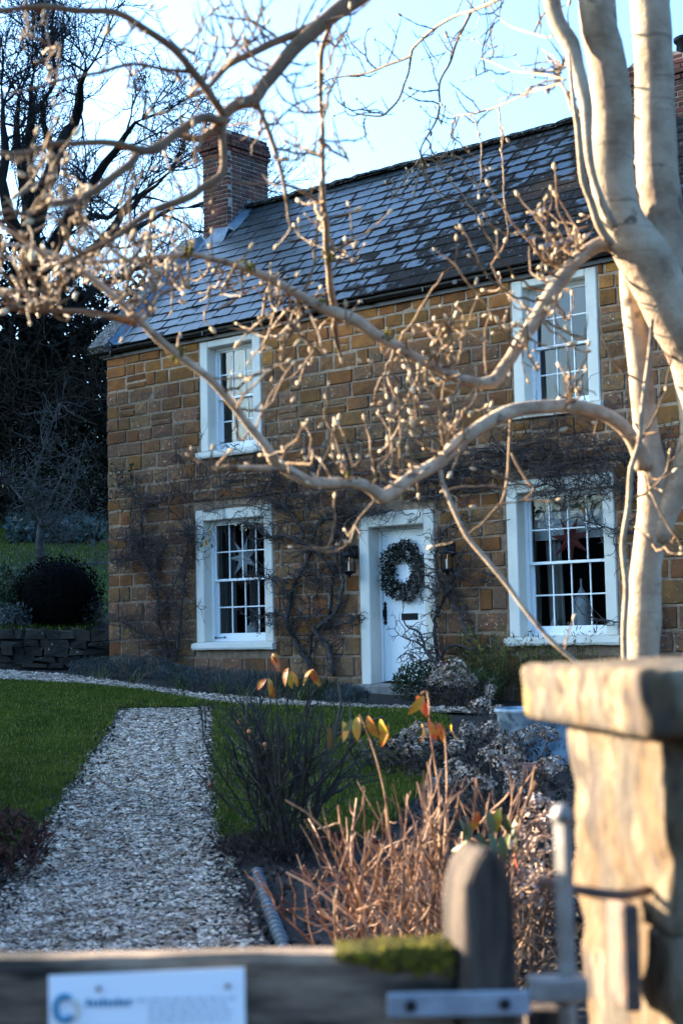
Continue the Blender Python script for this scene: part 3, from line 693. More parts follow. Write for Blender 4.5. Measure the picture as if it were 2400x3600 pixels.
# gutter and fascia
m = MB(); prof = [(math.cos(a)*0.058-0.125, math.sin(a)*0.058+5.335) for a in np.linspace(math.pi, 2*math.pi, 9)]
prof += [(math.cos(a)*0.052-0.125, math.sin(a)*0.052+5.335) for a in np.linspace(2*math.pi, math.pi, 9)]
m.prism(prof, -7.58, XE+0.1, axis='x')
x = -7.0
while x < XE: m.bbox((x, -0.19, 5.262), (x+0.03, -0.06, 5.33), 0.004); x += 1.05
x = -5.4
while x < XE: m.bbox((x, -0.187, 5.272), (x+0.09, -0.063, 5.34), 0.01); x += 2.6
m.build('gutter', MAT['gutter'], cottage, smooth_=False)
m = MB(); m.box((XC-0.02, -0.055, 5.215), (XE, -0.012, 5.385)); m.build('fascia_board', MAT['gutter'], cottage)

# ---- chimneys
m = MB(); m.bbox((-.5, -.5, -.5), (.5, .5, .5), 0.04); brick_me = mesh_from(m, 'brick', MAT['brick']); brick_v, brick_f = m.V[0].copy(), m.F
def chimney(x0, x1, y0, y1, zb, zt, budget, label=None):
    m = MB(); m.box((x0+.010, y0+.010, zb), (x1-.010, y1-.010, zt-.01))
    # flaunching on top
    m.prism([(x0+.02, zt-.012), (x1-.02, zt-.012), (x1-.12, zt+.05), (x0+.12, zt+.05)], y0+.02, y1-.02)
    ch = m.build('chimney', MAT['brick_mortar'], cottage)
    if label: ch['label'] = label
    out = []
    nc = int((zt-zb)/0.075); 
    for c in range(nc):
        z0 = zt-(c+1)*0.075; o = {1: 0.015, 2: 0.03, 3: 0.06, 4: 0.03}.get(c, 0.0)
        if c == 0: o = -0.01
        zc = z0+0.0375
        roofz = lambda y: EZ+(RZ-EZ)*(min(y, 2*RY_-y)-EY)/(RY_-EY)
        for face in 'FR':
            ln = (x1-x0 if face == 'F' else y1-y0)+2*o
            st_ = -(0.1125 if (c+(face == 'R')) % 2 else 0.0)
            u = st_
            while u < ln-1e-3:
                a = max(u, 0); b = min(u+0.225, ln)
                if face == 'R' and a < 0.1: a = 0.102
                if b-a > 0.04:
                    mid = (a+b)/2-o
                    if face == 'F': cen = np.array([x0+mid, y0-o+0.048, zc]); sc = (b-a-.016, .10, .059); near = y0
                    else: cen = np.array([x1+o-0.048, y0+mid, zc]); sc = (.10, b-a-.016, .059); near = y0+mid
                    if zc > roofz(near)-0.08:
                        if True: out.append((showing(cen, b-a, .07), cen, sc))
                u += 0.225
    out.sort(key=lambda t: -t[0])
    for s_, cen, sc in out[:budget]:
        place('brick', brick_me, ch, cen+np.array([rs.uniform(-.003, .003), rs.uniform(-.003, .003), rs.uniform(-.002, .002)]), sc, (0, 0, rs.uniform(-.012, .012)))
    mm = MB()
    for s_, cen, sc in out[budget:]:
        for f in brick_f: mm.F.append(f+mm.n)
        mm.V.append(brick_v*np.array(sc)+cen); mm.A.append(np.full(len(brick_v), rs.random())); mm.n += len(brick_v)
    # the two hidden faces
    for c in range(nc):
        z0 = zt-(c+1)*0.075
        if z0 > 7.6: mm.bbox((x0-.004, y0+.12, z0+.006), (x0+.05, y1-.02, z0+.07), .006, rs.random()); mm.bbox((x0+.06, y1-.05, z0+.006), (x1-.12, y1+.004, z0+.07), .006, rs.random())
    mm.build('brickwork', MAT['brick'], ch, kind='stuff')
    return ch
chimney(-7.075, -6.469, 2.0555, 3.093, 7.0, 9.40, 205)
chimney(1.25, 2.15, 2.05, 3.10, 7.2, 8.47, 90)
# pots on the right hand stack
for px_ in (1.52, 1.90):
    m = MB(); m.lathe([(0.02, 8.50), (0.15, 8.50), (0.135, 8.56), (0.115, 8.80), (0.15, 8.83), (0.155, 8.88), (0.12, 8.90), (0.10, 8.86), (0.09, 8.6)], 16, (px_, 2.6, 0))
    m.build('chimney_pot', MAT['black'] if px_ > 1.7 else MAT['terracotta'], cottage, smooth_=True)
# lead round the left stack
m = MB()
for k in range(5):
    y = 2.08+k*0.11
    m.box((-6.468, y, float(EZ+(RZ-EZ)*(y-EY)/(RY_-EY))-.02), (-6.458, y+0.125, float(EZ+(RZ-EZ)*(y+0.08-EY)/(RY_-EY))+0.14))
y0 = 2.0555; zr = float(EZ+(RZ-EZ)*(y0-EY)/(RY_-EY))
m.add([(-6.80, y0-.012, zr+.16), (-6.44, y0-.012, zr+.13), (-6.38, y0-.22, zr-.16), (-6.84, y0-.22, zr-.16), (-6.80, y0-.004, zr+.12), (-6.44, y0-.004, zr+.09), (-6.38, y0-.22, zr-.18), (-6.84, y0-.22, zr-.18)], [(0,3,2,1),(4,5,6,7),(0,1,5,4),(1,2,6,5),(2,3,7,6),(3,0,4,7)])
m.add([(-6.456, 2.03, zr+.16), (-6.456, 2.62, RZ+.12), (-6.28, 2.60, RZ+.035), (-6.26, 2.0, zr+.03), (-6.462, 2.03, zr+.1), (-6.462, 2.62, RZ+.06), (-6.28, 2.60, RZ+.015), (-6.26, 2.0, zr+.01)], [(0,3,2,1),(4,5,6,7),(0,1,5,4),(1,2,6,5),(2,3,7,6),(3,0,4,7)])
m.build('chimney_flashing', MAT['lead'], cottage)

# ---- windows
def window(x0, w, zs_, zt, nc):
    st_ = 0.165
    win = MB(); hd = st_ if zt < 4 else 0.10
    e = lambda: rs.uniform(-.004, .004)
    win.bbox((x0, -0.022, zs_+.118), (x0+st_, 0.175, zt), .012); win.bbox((x0+w-st_, -0.022, zs_+.118), (x0+w, 0.175, zt), .012)
    win.bbox((x0+st_-.001, -0.020, zt-hd), (x0+w-st_+.001, 0.175, zt-.002), .012)
    wo = win.build('window', MAT['cream'], cottage)
    # sill, its nose uneven underneath
    m = MB(); n = 14; V = []; xs_ = np.linspace(x0-.045, x0+w+.045, n)
    for x in xs_:
        d = rs.uniform(-.006, .006)
        V += [(x, -0.085+d, zs_+rs.uniform(0, .010)), (x, -0.10+d*.5, zs_+.035), (x, -0.095+d*.5, zs_+.095), (x, 0.0, zs_+.118), (x, 0.176, zs_+.128), (x, 0.176, zs_+.004)]
    F = []
    for q in range(n-1):
        for p in range(6): F.append((q*6+p, q*6+6+p, q*6+6+(p+1) % 6, q*6+(p+1) % 6))
    F += [tuple(range(6)), tuple(range((n-1)*6+5, (n-1)*6-1, -1))]
    m.add(V, F); m.build('sill', MAT['cream'], wo, fix=True)
    a, b = x0+st_, x0+w-st_; lo, hi = zs_+.128, zt-hd
    m = MB()  # box frame with its beads
    m.bbox((a, .150, lo), (a+.045, .178, hi), .003); m.bbox((b-.045, .150, lo), (b, .178, hi), .003); m.bbox((a+.045, .150, hi-.04), (b-.045, .178, hi), .003)
    m.bbox((a, .179, lo), (a+.030, .30, hi), .003); m.bbox((b-.030, .179, lo), (b, .30, hi), .003); m.bbox((a+.03, .179, hi-.025), (b-.03, .30, hi), .003)
    m.bbox((a, .1765, lo-.001), (b, .30, lo+.035), .004)
    m.bbox((a+.031, .218, lo+.036), (a+.045, .226, hi-.026), .002); m.bbox((b-.045, .218, lo+.036), (b-.031, .226, hi-.026), .002)
    m.build('frame', MAT['gloss_white'], wo)
    mid = (lo+hi)/2+.01; ia, ib = a+.031, b-.031
    for (y0, y1, z0, z1, bot, top) in ((.182, .217, mid-.018, hi-.026, .036, .045), (.228, .263, lo+.036, mid+.018, .085, .036)):
        m = MB(); sw = .048
        m.bbox((ia, y0, z0), (ia+sw, y1, z1), .003); m.bbox((ib-sw, y0, z0), (ib, y1, z1), .003)
        m.bbox((ia+sw, y0+.001, z0), (ib-sw, y1-.001, z0+bot), .003); m.bbox((ia+sw, y0+.001, z1-top), (ib-sw, y1-.001, z1), .003)
        m.build('sash', MAT['gloss_white'], wo)
        ga, gb, gc, gd = ia+sw, ib-sw, z0+bot, z1-top; gm = (gc+gd)/2
        pw = (gb-ga)/nc
        for k in range(1, nc):
            m = MB(); m.bbox((ga+k*pw-.010, y0+.004, gc), (ga+k*pw+.010, y1-.004, gd), .004); m.build('glazing_bar', MAT['gloss_white'], wo)
        m = MB(); m.bbox((ga, y0+.006, gm-.010), (gb, y1-.006, gm+.010), .004); m.build('glazing_bar', MAT['gloss_white'], wo)
        for k in range(nc):
            for (p, q) in ((gc, gm-.010), (gm+.010, gd)):
                m = MB(); t = rs.uniform(-.002, .002); yy = (y0+y1)/2
                xa, xb = ga+k*pw+.008, ga+(k+1)*pw-.008
                m.add([(xa, yy+t, p-.004), (xb, yy-t, p-.004), (xb, yy-t+rs.uniform(-.002, .002), q+.004), (xa, yy+t, q+.004)], [(0, 1, 2, 3)])
                m.build('pane', MAT['glass'], wo)
    m = MB(); m.bbox((a-.05, .301, lo-.03), (b+.05, .56, lo+.055), .006); m.build('inner_sill', MAT['white'], wo)
    return wo
W_LL, W_LR, W_UL, W_UR = [window(*w) for w in WIN]
m = MB(); q = (-5.2639+.165+.06, .19, .72)
m.tube([(q[0], .168, .665), (q[0]+.20, .168, .665)], .005, 6); m.ball((q[0], .165, .668), .016); m.ball((q[0]+.20, .165, .668), .016)
m.build('sash_fastener', MAT['black'], W_LL)

# ---- door
dx, dw, dz, dt = DOOR
m = MB(); m.bbox((dx, -.022, -.30), (dx+.175, .25, dt), .012); m.bbox((dx+dw-.175, -.022, -.30), (dx+dw, .25, dt), .012); m.bbox((dx+.174, -.02, dt-.20), (dx+dw-.174, .25, dt-.002), .012)
m.build('door_surround', MAT['cream'], cottage)
m = MB(); a, b = dx+.176, dx+dw-.176
m.bbox((a, .20, 0.004), (a+.035, .30, dt-.201), .004); m.bbox((b-.035, .20, 0.004), (b, .30, dt-.201), .004); m.bbox((a+.035, .20, dt-.24), (b-.035, .30, dt-.201), .004)
m.build('door_frame', MAT['gloss_white'], cottage)
m = MB(); m.bbox((a+.038, .232, .018), (b-.038, .272, dt-.244), .004)
door = m.build('door', MAT['gloss_white'], cottage)
lx, rx_ = a+.038, b-.038; wd = rx_-lx
for (z0, z1) in ((.14, .80), (.90, 1.02), (1.12, 1.94)):
    for (p, q) in ((lx+.09, lx+wd/2-.04), (lx+wd/2+.04, rx_-.09)):
        if z1-z0 < .2 and p < lx+.2: p, q = lx+.09, rx_-.09
        elif z1-z0 < .2: continue
        m = MB()
        for (c0, c1) in (((p, z0), (q, z0+.014)), ((p, z1-.014), (q, z1)), ((p, z0+.014), (p+.014, z1-.014)), ((q-.014, z0+.014), (q, z1-.014))):
            m.bbox((c0[0], .227, c0[1]), (c1[0], .2325, c1[1]), .002)
        m.bbox((p+.03, .229, z0+.03), (q-.03, .2325, z1-.03), .006)
        m.build('panel', MAT['gloss_white'], door)
c = on_y(1438, 2168, .22)
m = MB(); m.bbox((c[0]-.145, .226, c[2]-.047), (c[0]+.145, .234, c[2]+.047), .004); m.bbox((c[0]-.12, .222, c[2]-.03), (c[0]+.12, .228, c[2]+.03), .003)
m.build('letter_plate', MAT['black'], door)
c = on_y(1353, 2156, .22); hx, hz = c[0], c[2]
m = MB()
outl = [(0,.165),(.018,.14),(.036,.135),(.022,.115),(.014,.105),(.026,.085),(.022,.06),(.018,.05),(.03,.03),(.024,0),(.026,-.04),(.02,-.06),(.028,-.08),(.014,-.105),(.022,-.12),(.036,-.135),(.018,-.145),(0,-.17)]
poly = [(hx+p, hz+q) for p, q in outl]+[(hx-p, hz+q) for p, q in outl[::-1][1:-1]]
m.prism(poly, .222, .2315)
m.tube([(hx, .222, hz+.07), (hx, .185, hz+.045), (hx, .178, hz), (hx, .185, hz-.045), (hx, .222, hz-.07)], .009, 8)
m.build('door_handle', MAT['black'], door, fix=True)
# step and slab
m = MB(); m.bbox((dx+.0, -.34, -.16), (dx+dw+.02, -.024, -.012), .02); m.bbox((dx+.1752, -.023, -.16), (dx+dw-.1752, .232, -.006), .004); m.build('doorstep', MAT['flag'], cottage)
m = MB(); m.bbox((dx-.12, -.98, -.36), (dx+dw+.05, -.345, -.175), .02); m.build('doorstep', MAT['flag'], cottage)
# wires along the wall that the climbers are tied to
for pts in ([(640,1762),(760,1754),(900,1742),(1000,1728)], [(1450,1650),(1600,1640),(1800,1633),(1950,1622),(2130,1600)]):
    P = [on_y(x_, y_, -.05) for x_, y_ in pts]
    m = MB(); m.tube(P, .009, 6); m.build('training_wire', MAT['dead_stem'], cottage)

# ---- things behind the glass
def curtain(x0, x1, y, z0, z1, mat, label, folds=5, lean=0.0):
    m = MB(); n = folds*8+1; V = []
    for zz, tt in ((z1, 0), ((z0+z1)/2, .6), (z0, 1.0)):
        for k in range(n):
            u = k/(n-1); V.append((x0+(x1-x0)*u+lean*tt, y+.035*math.sin(u*folds*2*math.pi)+.01*math.sin(u*17), zz))
    F = [(r_*n+k, r_*n+k+1, (r_+1)*n+k+1, (r_+1)*n+k) for r_ in range(2) for k in range(n-1)]
    V2 = [(a_, b_+.006, c_) for a_, b_, c_ in V]; N_ = len(V)
    m.add(V+V2, F+[tuple(N_+q for q in f[::-1]) for f in F])
    o = m.build('curtain', mat, smooth_=True); tag(o, label, 'curtain', 'curtains hanging inside the windows'); return o
curtain(.66, .90, .52, .64, 2.40, MAT['curtain'], 'pale pleated curtain behind the ground floor window right of the door', 3, .06)
curtain(-5.30, -4.92, .52, .64, 2.40, MAT['curtain_grey'], 'grey brown curtain behind the ground floor window left of the door', 4)
curtain(-4.72, -4.55, .60, .64, 2.40, MAT['curtain_grey'], 'narrow striped curtain edge beside the white star in the window', 3)
curtain(-5.15, -4.72, .50, 3.55, 5.10, MAT['curtain_grey'], 'grey curtain behind the bedroom window at the left end', 4)
curtain(.58, 1.02, .50, 3.55, 5.10, MAT['curtain_grey'], 'grey curtain behind the bedroom window above the right ground floor window', 4)
m = MB(); m.box((.60, .40, 1.86), (1.92, .408, 2.20)); m.bbox((.60, .398, 1.84), (1.92, .41, 1.86), .003)
b_ = m.build('window_blind', MAT['blind']); tag(b_, 'white roller blind pulled part way down behind the red star', 'blind')
m = MB(); m.tube([(.60, .42, 2.33), (1.92, .42, 2.33)], .03, 10); m.box((.62, .44, 2.2), (1.9, .446, 2.33)); o = m.build('roller', MAT['curtain_grey'], b_)
def star(c, R, r, n, mat, label, rot, y):
    m = MB(); V = []
    for k in range(2*n):
        a = rot+k*math.pi/n; q = R if k % 2 == 0 else r; V.append((c[0]+q*math.sin(a), y, c[2]+q*math.cos(a)))
    V += [(c[0], y-.055, c[2]), (c[0], y+.055, c[2])]; N_ = 2*n
    F = [(k, N_, (k+1) % N_) for k in range(N_)]+[((k+1) % N_, N_+1, k) for k in range(N_)]
    m.add(V, F); m.tube([(c[0], y, c[2]+R*.9), (c[0], y, c[2]+R+.35)], .002, 4)
    o = m.build('paper_star', mat); tag(o, label, 'paper star'); return o
star(on_y(2004, 1895, .31), .32, .105, 7, MAT['paper_red'], 'dark red folded paper star hanging in the window right of the door', .4, .31)
star(on_y(857, 1962, .31), .33, .115, 7, MAT['paper_white'], 'white folded paper star hanging in the window left of the door', .25, .31)
SZ = WIN[0][2]+.128+.055
bt = MB(); c = on_y(2046, 2200, .40); sc = .70
bt.lathe([(0.001, 0), (.105, 0), (.112, .02), (.115, .30), (.112, .36), (.085, .43), (.045, .50), (.022, .535), (.014, .56), (.014, .655), (.018, .66), (.001, .662)], 24, (c[0], .40, SZ))
tag(bt.build('ceramic_bottle', MAT['ceramic'], smooth_=True), 'tall pale bottle with a thin neck on the windowsill under the red star', 'bottle')
for px_, lab in ((1996, 'silver bauble between the pale cone and the tall bottle on the windowsill'), (2098, 'silver bauble at the right of the tall bottle on the windowsill')):
    c = on_y(px_, 2194, .38); m = MB(); m.ball((c[0], .38, SZ+.05), .05, 20, 14); m.lathe([(.001, .097), (.012, .097), (.012, .112), (.001, .114)], 8, (c[0], .38, SZ))
    tag(m.build('silver_bauble', MAT['silver'], smooth_=True), lab, 'bauble', 'silver baubles on the windowsill')
c = on_y(1949, 2200, .39); m = MB(); m.lathe([(.001, 0), (.075, 0), (.07, .03), (.055, .07), (.058, .072), (.038, .12), (.041, .122), (.014, .18), (.002, .20)], 16, (c[0], .39, SZ))
tag(m.build('cone_ornament', MAT['ceramic']), 'small pale cone shaped ornament in the corner of the right hand windowsill', 'ornament')
c = on_y(888, 2200, .40); m = MB(); m.lathe([(.001, 0), (.085, 0), (.092, .02), (.092, .12), (.075, .17), (.045, .19), (.045, .215), (.055, .222), (.04, .222), (.04, .2)], 20, (c[0], .40, SZ))
tag(m.build('pale_jar', MAT['ceramic'], smooth_=True), 'round pale jar standing in the left ground floor window', 'jar')

# ---- lanterns either side of the door
def lantern(px_, py_, label):
    c = on_y(px_, py_, -.16); t = thing('wall_lantern', label, 'wall lantern', (c[0], -.16, c[2]), 'black lanterns either side of the door')
    x, y, z0 = c[0], -.16, c[2]
    m = MB(); m.lathe([(.001, -.20), (.012, -.19), (.016, -.17), (.03, -.15), (.075, -.13), (.085, -.118), (.085, -.10), (.001, -.10)], 12, (x, y, z0)); m.build('base', MAT['black'], t)
    m = MB()
    m.lathe([(.001, .10), (.088, .10), (.092, .112), (.086, .125), (.07, .16), (.05, .175), (.035, .18), (.035, .20), (.02, .205), (.01, .225), (.016, .235), (.001, .25)], 12, (x, y, z0)); m.build('cap', MAT['black'], t)
    m = MB()
    for k in range(6):
        a = k*math.pi/3+.3; m.tube([(x+.08*math.cos(a), y+.08*math.sin(a), z0-.10), (x+.082*math.cos(a), y+.082*math.sin(a), z0+.10)], .0065, 5)
    m.build('cage', MAT['black'], t)
    m = MB(); m.lathe([(.074, -.10), (.074, .10)], 6, (x, y, z0)); m.build('glass', MAT['lantern_glass'], t)
    m = MB(); m.tube([(x, y, z0-.10), (x, y, z0+.03)], .016, 8); m.build('candle', MAT['paper_white'], t)
    m = MB(); m.box((x+.030, y-.040, z0-.085), (x+.046, y-.032, z0+.085)); m.build('glint_strip', MAT['warm_glint'], t)  # added strip standing in for the orange reflection on the glass
    m = MB(); m.tube([(x, y+.02, z0+.21), (x, y+.09, z0+.235), (x, -.03, z0+.20)], .009, 6); m.bbox((x-.04, -.045, z0+.08), (x+.04, -.012, z0+.26), .006); m.build('bracket', MAT['black'], t)
lantern(1227, 1982, 'black wall lantern left of the front door beside the vine trunk')
lantern(1570, 1973, 'black wall lantern right of the front door half hidden by twigs')

# ---- wreath on the door
c = on_y(1414, 2008, .17); wr = thing('wreath', 'round dark green christmas wreath with white flowers on the front door', 'wreath', (c[0], .20, c[2]))
def leaf_quads(n, pts, size, ratio=.45, up=0.0, jit=1.0):
    """n small leaf faces (two triangles folded along the midrib) at given points"""
    d = NR.normal(size=(n, 3)); d[:, 2] += up; d /= np.linalg.norm(d, axis=1, keepdims=True)
    e = np.cross(d, NR.normal(size=(n, 3))); e /= np.linalg.norm(e, axis=1, keepdims=True)
    f_ = np.cross(d, e)
    s = size*NR.uniform(1-.45*jit, 1+.45*jit, n)
    s = s[:, None]; w = s*ratio
    p0 = pts; p1 = pts+d*s*.5+e*w*.5+f_*s*.08; p2 = pts+d*s; p3 = pts+d*s*.5-e*w*.5+f_*s*.08
    v = np.stack([p0, p1, p2, p3], 1).reshape(-1, 3)
    k = np.arange(n)[:, None]*4
    return v, np.concatenate([k+np.array([[0, 1, 2]]), k+np.array([[0, 2, 3]])])
def leaves(mb, n, pts, size, **kw):
    v, f = leaf_quads(n, pts, size, **kw); mb.add(v, f, np.repeat(NR.uniform(0, 1, n), 4))
n = 4200; a = NR.uniform(0, 6.283, n); rr = .275+NR.uniform(-.125, .125, n)*NR.uniform(.6, 1, n)+.02*np.sin(a*5); tt = NR.uniform(0, 1, n)
pts = np.stack([c[0]+rr*np.sin(a), .20-np.abs(NR.normal(0, .045, n)), c[2]+rr*np.cos(a)*1.08], 1)
m = MB(); leaves(m, n, pts, .052, ratio=.42)
th = np.linspace(0, 2*math.pi, 40); m.tube(np.stack([c[0]+.27*np.sin(th), np.full(40, .205), c[2]+.29*np.cos(th)], 1), .035, 6)
m.build('foliage', MAT['wreath'], wr)
m = MB()
for k in range(300):
    a = rs.uniform(0, 6.283); q = .275+rs.gauss(0, .07); p = (c[0]+q*math.sin(a), .155-rs.uniform(0, .04), c[2]+q*1.08*math.cos(a)); m.ball(p, rs.uniform(.005, .009), 5, 4, rnd=rs.random())
m.build('berries', MAT['berry'], wr, kind='stuff')
for k, (px_, py_, r_) in enumerate(((1360, 1966, .042), (1361, 2030, .032), (1437, 1945, .045), (1441, 1955, .036), (1452, 2057, .03), (1404, 2083, .035), (1421, 2096, .03), (1390, 2060, .03), (1448, 2002, .03), (1378, 1945, .026), (1330, 2031, .03), (1440, 2092, .03))):
    q = on_y(px_, py_, .13); m = MB(); n = 9; r_ = r_*1.45
    for z_ in range(n):
        a = z_*2.4; ti = .3+.6*z_/n
        d = np.array([math.cos(a)*math.sin(ti), -math.cos(ti), math.sin(a)*math.sin(ti)]); e = np.cross(d, (0, 0, 1)); e /= np.linalg.norm(e)+1e-9
        o_ = np.array([q[0], .125, q[2]]); s_ = r_
        m.add([o_, o_+d*s_*.6+e*s_*.4, o_+d*s_, o_+d*s_*.6-e*s_*.4], [(0, 1, 2, 3)], rs.random()*.3)
    m.build('flower', MAT['berry'], wr)

# ================================================================== PLANTS
def cr(P, Rr, step=0.05):
    """smooth curve through the given points (Catmull-Rom), resampled"""
    P = np.asarray(P, float); n = len(P)
    Rr = np.full(n, Rr, float) if np.isscalar(Rr) else np.asarray(Rr, float)
    Q = np.vstack([2*P[0]-P[1], P, 2*P[-1]-P[-2]]); out = []; ro = []
    for k in range(n-1):
        a, b, c, d = Q[k], Q[k+1], Q[k+2], Q[k+3]
        m = max(2, int(np.linalg.norm(c-b)/step)); t = np.linspace(0, 1, m, endpoint=False)[:, None]
        out.append(0.5*((2*b)+(-a+c)*t+(2*a-5*b+4*c-d)*t**2+(-a+3*b-3*c+d)*t**3)); ro.append(Rr[k]+(Rr[k+1]-Rr[k])*t[:, 0])
    out.append(P[-1:]); ro.append(Rr[-1:])
    return np.vstack(out), np.concatenate(ro)
def unit(v): v = np.asarray(v, float); return v/(np.linalg.norm(v)+1e-12)
def wander(p, d, L, n, wob, pull=(0, 0, 0)):
    p = np.array(p, float); d = unit(d); out = [p.copy()]; pull = np.array(pull, float)
    for _ in range(n):
        d = unit(d+NR.normal(0, wob, 3)+pull); p = p+d*(L/n); out.append(p.copy())
    return np.array(out)

# ---- climbers on the wall
def climber(name, label, stems, tag_group, base):
    t = thing(name, label, 'climbing plant', base, tag_group)
    paths = []
    for pts, r0, r1, y in stems:
        P = [on_y(a, b, y-.03*math.sin(k*1.7)) for k, (a, b) in enumerate(pts)]
        Q, Rr = cr(P, np.linspace(r0, r1, len(P))*.80, .05); Q = Q+NR.normal(0, .007, Q.shape)
        m = MB(); m.tube(Q, Rr*NR.uniform(.78, 1.25, len(Rr)), 9, lump=.16); m.build('stem', MAT['vine'], t, smooth_=True)
        paths.append((Q, Rr))
    return t, paths
def wall_twigs(mb, p, d, L, r, lev):
    n = max(3, int(L/.06)); P = wander(p, d, L, n, .42, (0, .02, 0))
    P[:, 1] = np.clip(P[:, 1], -.42, -.022)
    mb.tube(P, np.linspace(r, r*.45, len(P)), 4, NR.uniform(0, 1), cap=False)
    if lev > 0:
        for k in range(1, len(P)):
            if NR.uniform() < .50:
                q = unit(P[k]-P[k-1]); e = unit(q+NR.normal(0, .9, 3)*np.array([1, .5, 1]))
                wall_twigs(mb, P[k], e, L*NR.uniform(.25, .55), r*.62, lev-1)
def S6(pts): return [(900+.3401*a, 1600+.3401*b) for a, b in pts]
def S7(pts): return [(1450+.3825*a, 1450+.3825*b) for a, b in pts]
st1 = [(S6([(570,2250),(560,2180),(480,2060),(400,1900),(330,1750),(330,1640),(350,1500),(390,1340),(450,1240),(510,1130),(550,1000),(520,940),(400,880),(300,830),(150,850),(60,800),(20,740),(-120,690)]), .052, .026, -.08),
       (S6([(550,960),(590,850),(640,720),(700,650),(800,640),(950,640),(1010,600)]), .034, .018, -.07),
       (S6([(500,860),(430,700),(340,580),(300,520),(200,480),(60,420),(-60,410)]), .030, .012, -.09),
       (S6([(300,520),(330,360),(420,240),(560,200)]), .016, .008, -.07),
       (S6([(330,1320),(200,1290),(60,1260),(-120,1240)]), .018, .006, -.14),
       (S6([(310,1660),(160,1640),(20,1700),(-60,1760)]), .018, .006, -.13),
       (S6([(420,1780),(500,1690),(620,1640),(760,1560)]), .016, .007, -.10),
       (S6([(450,1330),(560,1300),(640,1350),(620,1450),(480,1560)]), .014, .007, -.09)]
st2 = [(S6([(800,2260),(790,2200),(760,2050),(700,1930),(600,1810),(640,1780),(750,1690),(830,1600),(880,1450),(895,1290),(860,1150),(900,980),(920,800),(950,680),(1100,600),(1250,600),(1400,565)]), .050, .022, -.09),
       (S6([(560,2160),(560,2050),(570,1880),(640,1790),(800,1760),(1000,1720),(1070,1650)]), .030, .010, -.07),
       (S6([(760,1640),(780,1400),(790,1250),(760,1150),(680,1060),(570,980)]), .034, .024, -.10),
       (S6([(790,1250),(830,1050),(800,900),(830,750),(820,560),(900,420)]), .024, .010, -.06),
       (S6([(900,460),(960,500),(940,560),(880,640)]), .018, .010, -.09),
       (S6([(700,1250),(600,1180),(480,1230)]), .012, .006, -.11)]
st3 = [(S7([(255,2330),(260,2260),(290,2180),(380,2140),(500,2170),(600,2175),(700,2160)]), .040, .014, -.14),
       (S7([(235,2340),(215,2150),(200,1990),(210,1880),(260,1770),(310,1660),(350,1560),(390,1490),(410,1390),(470,1260)]), .034, .014, -.12),
       (S7([(520,2110),(470,1950),(420,1830),(330,1700),(260,1560),(215,1400),(210,1290),(250,1180),(310,1070),(400,1020),(470,930)]), .028, .016, -.10),
       (S7([(400,1480),(480,1520),(560,1560),(650,1540),(760,1500)]), .016, .006, -.12),
       (S7([(245,2330),(150,2230),(95,2120),(70,2040),(20,2000),(-60,1960)]), .036, .010, -.40),
       (S7([(110,2160),(20,2100),(-60,2080),(-120,2040)]), .020, .007, -.45),
       (S7([(180,2270),(70,2290),(0,2240),(-80,2210)]), .022, .006, -.42),
       (S7([(310,1660),(200,1640),(100,1600),(-20,1640)]), .014, .005, -.22),
       (S7([(350,1560),(240,1530),(120,1500),(0,1480)]), .014, .005, -.24)]
st4 = [([(1450,1752),(1530,1744),(1590,1720),(1660,1712),(1718,1710)], .026, .014, -.07),
       ([(1460,1690),(1540,1672),(1640,1648),(1760,1636),(1900,1608),(2020,1606),(2200,1600)], .018, .012, -.06),
       ([(1680,1585),(1760,1590),(1830,1568),(1900,1540),(1980,1500)], .020, .010, -.06),
       ([(2200,1730),(2120,1712),(2040,1722),(1960,1716),(1900,1690)], .020, .007, -.10),
       ([(2260,1870),(2180,1868),(2120,1850),(2050,1830)], .022, .008, -.10),
       ([(2280,2200),(2200,2190),(2120,2180),(2060,2170)], .016, .006, -.10),
       ([(2280,2400),(2290,2200),(2270,2000),(2260,1850),(2230,1720),(2200,1600)], .034, .018, -.09)]
cl = []
for nm, lab, sts, bx in (('wisteria', 'gnarled bare climber trained between the left window and the front door', st1, (1080, 2370)), ('wisteria', 'thick twisting bare vine beside the left door lantern', st2, (1165, 2370)),
                     ('wisteria', 'gnarled bare vine right of the front door reaching across it', st3, (1545, 2340)), ('wisteria', 'bare vine trained over and around the right ground floor window', st4, (2270, 2380))):
    b = on_y(bx[0], bx[1], -.1); t, paths = climber(nm, lab, sts, 'leafless vines on the cottage wall', (b[0], -.1, float(GZ(b[0], -.1)))); cl.append((t, paths))
for t, paths in cl:
    m = MB()
    for Q, Rr in paths:
        for k in range(2, len(Q)):
            for _ in range(2 if NR.uniform() < .5 else 1):
                d = unit(np.array([NR.normal(), NR.normal(-.12, .35), NR.normal(.2, .8)])); wall_twigs(m, Q[k], d, NR.uniform(.10, .42), NR.uniform(.006, .0105), 2)
    m.build('twigs', MAT['vine_twig'], t, kind='stuff')
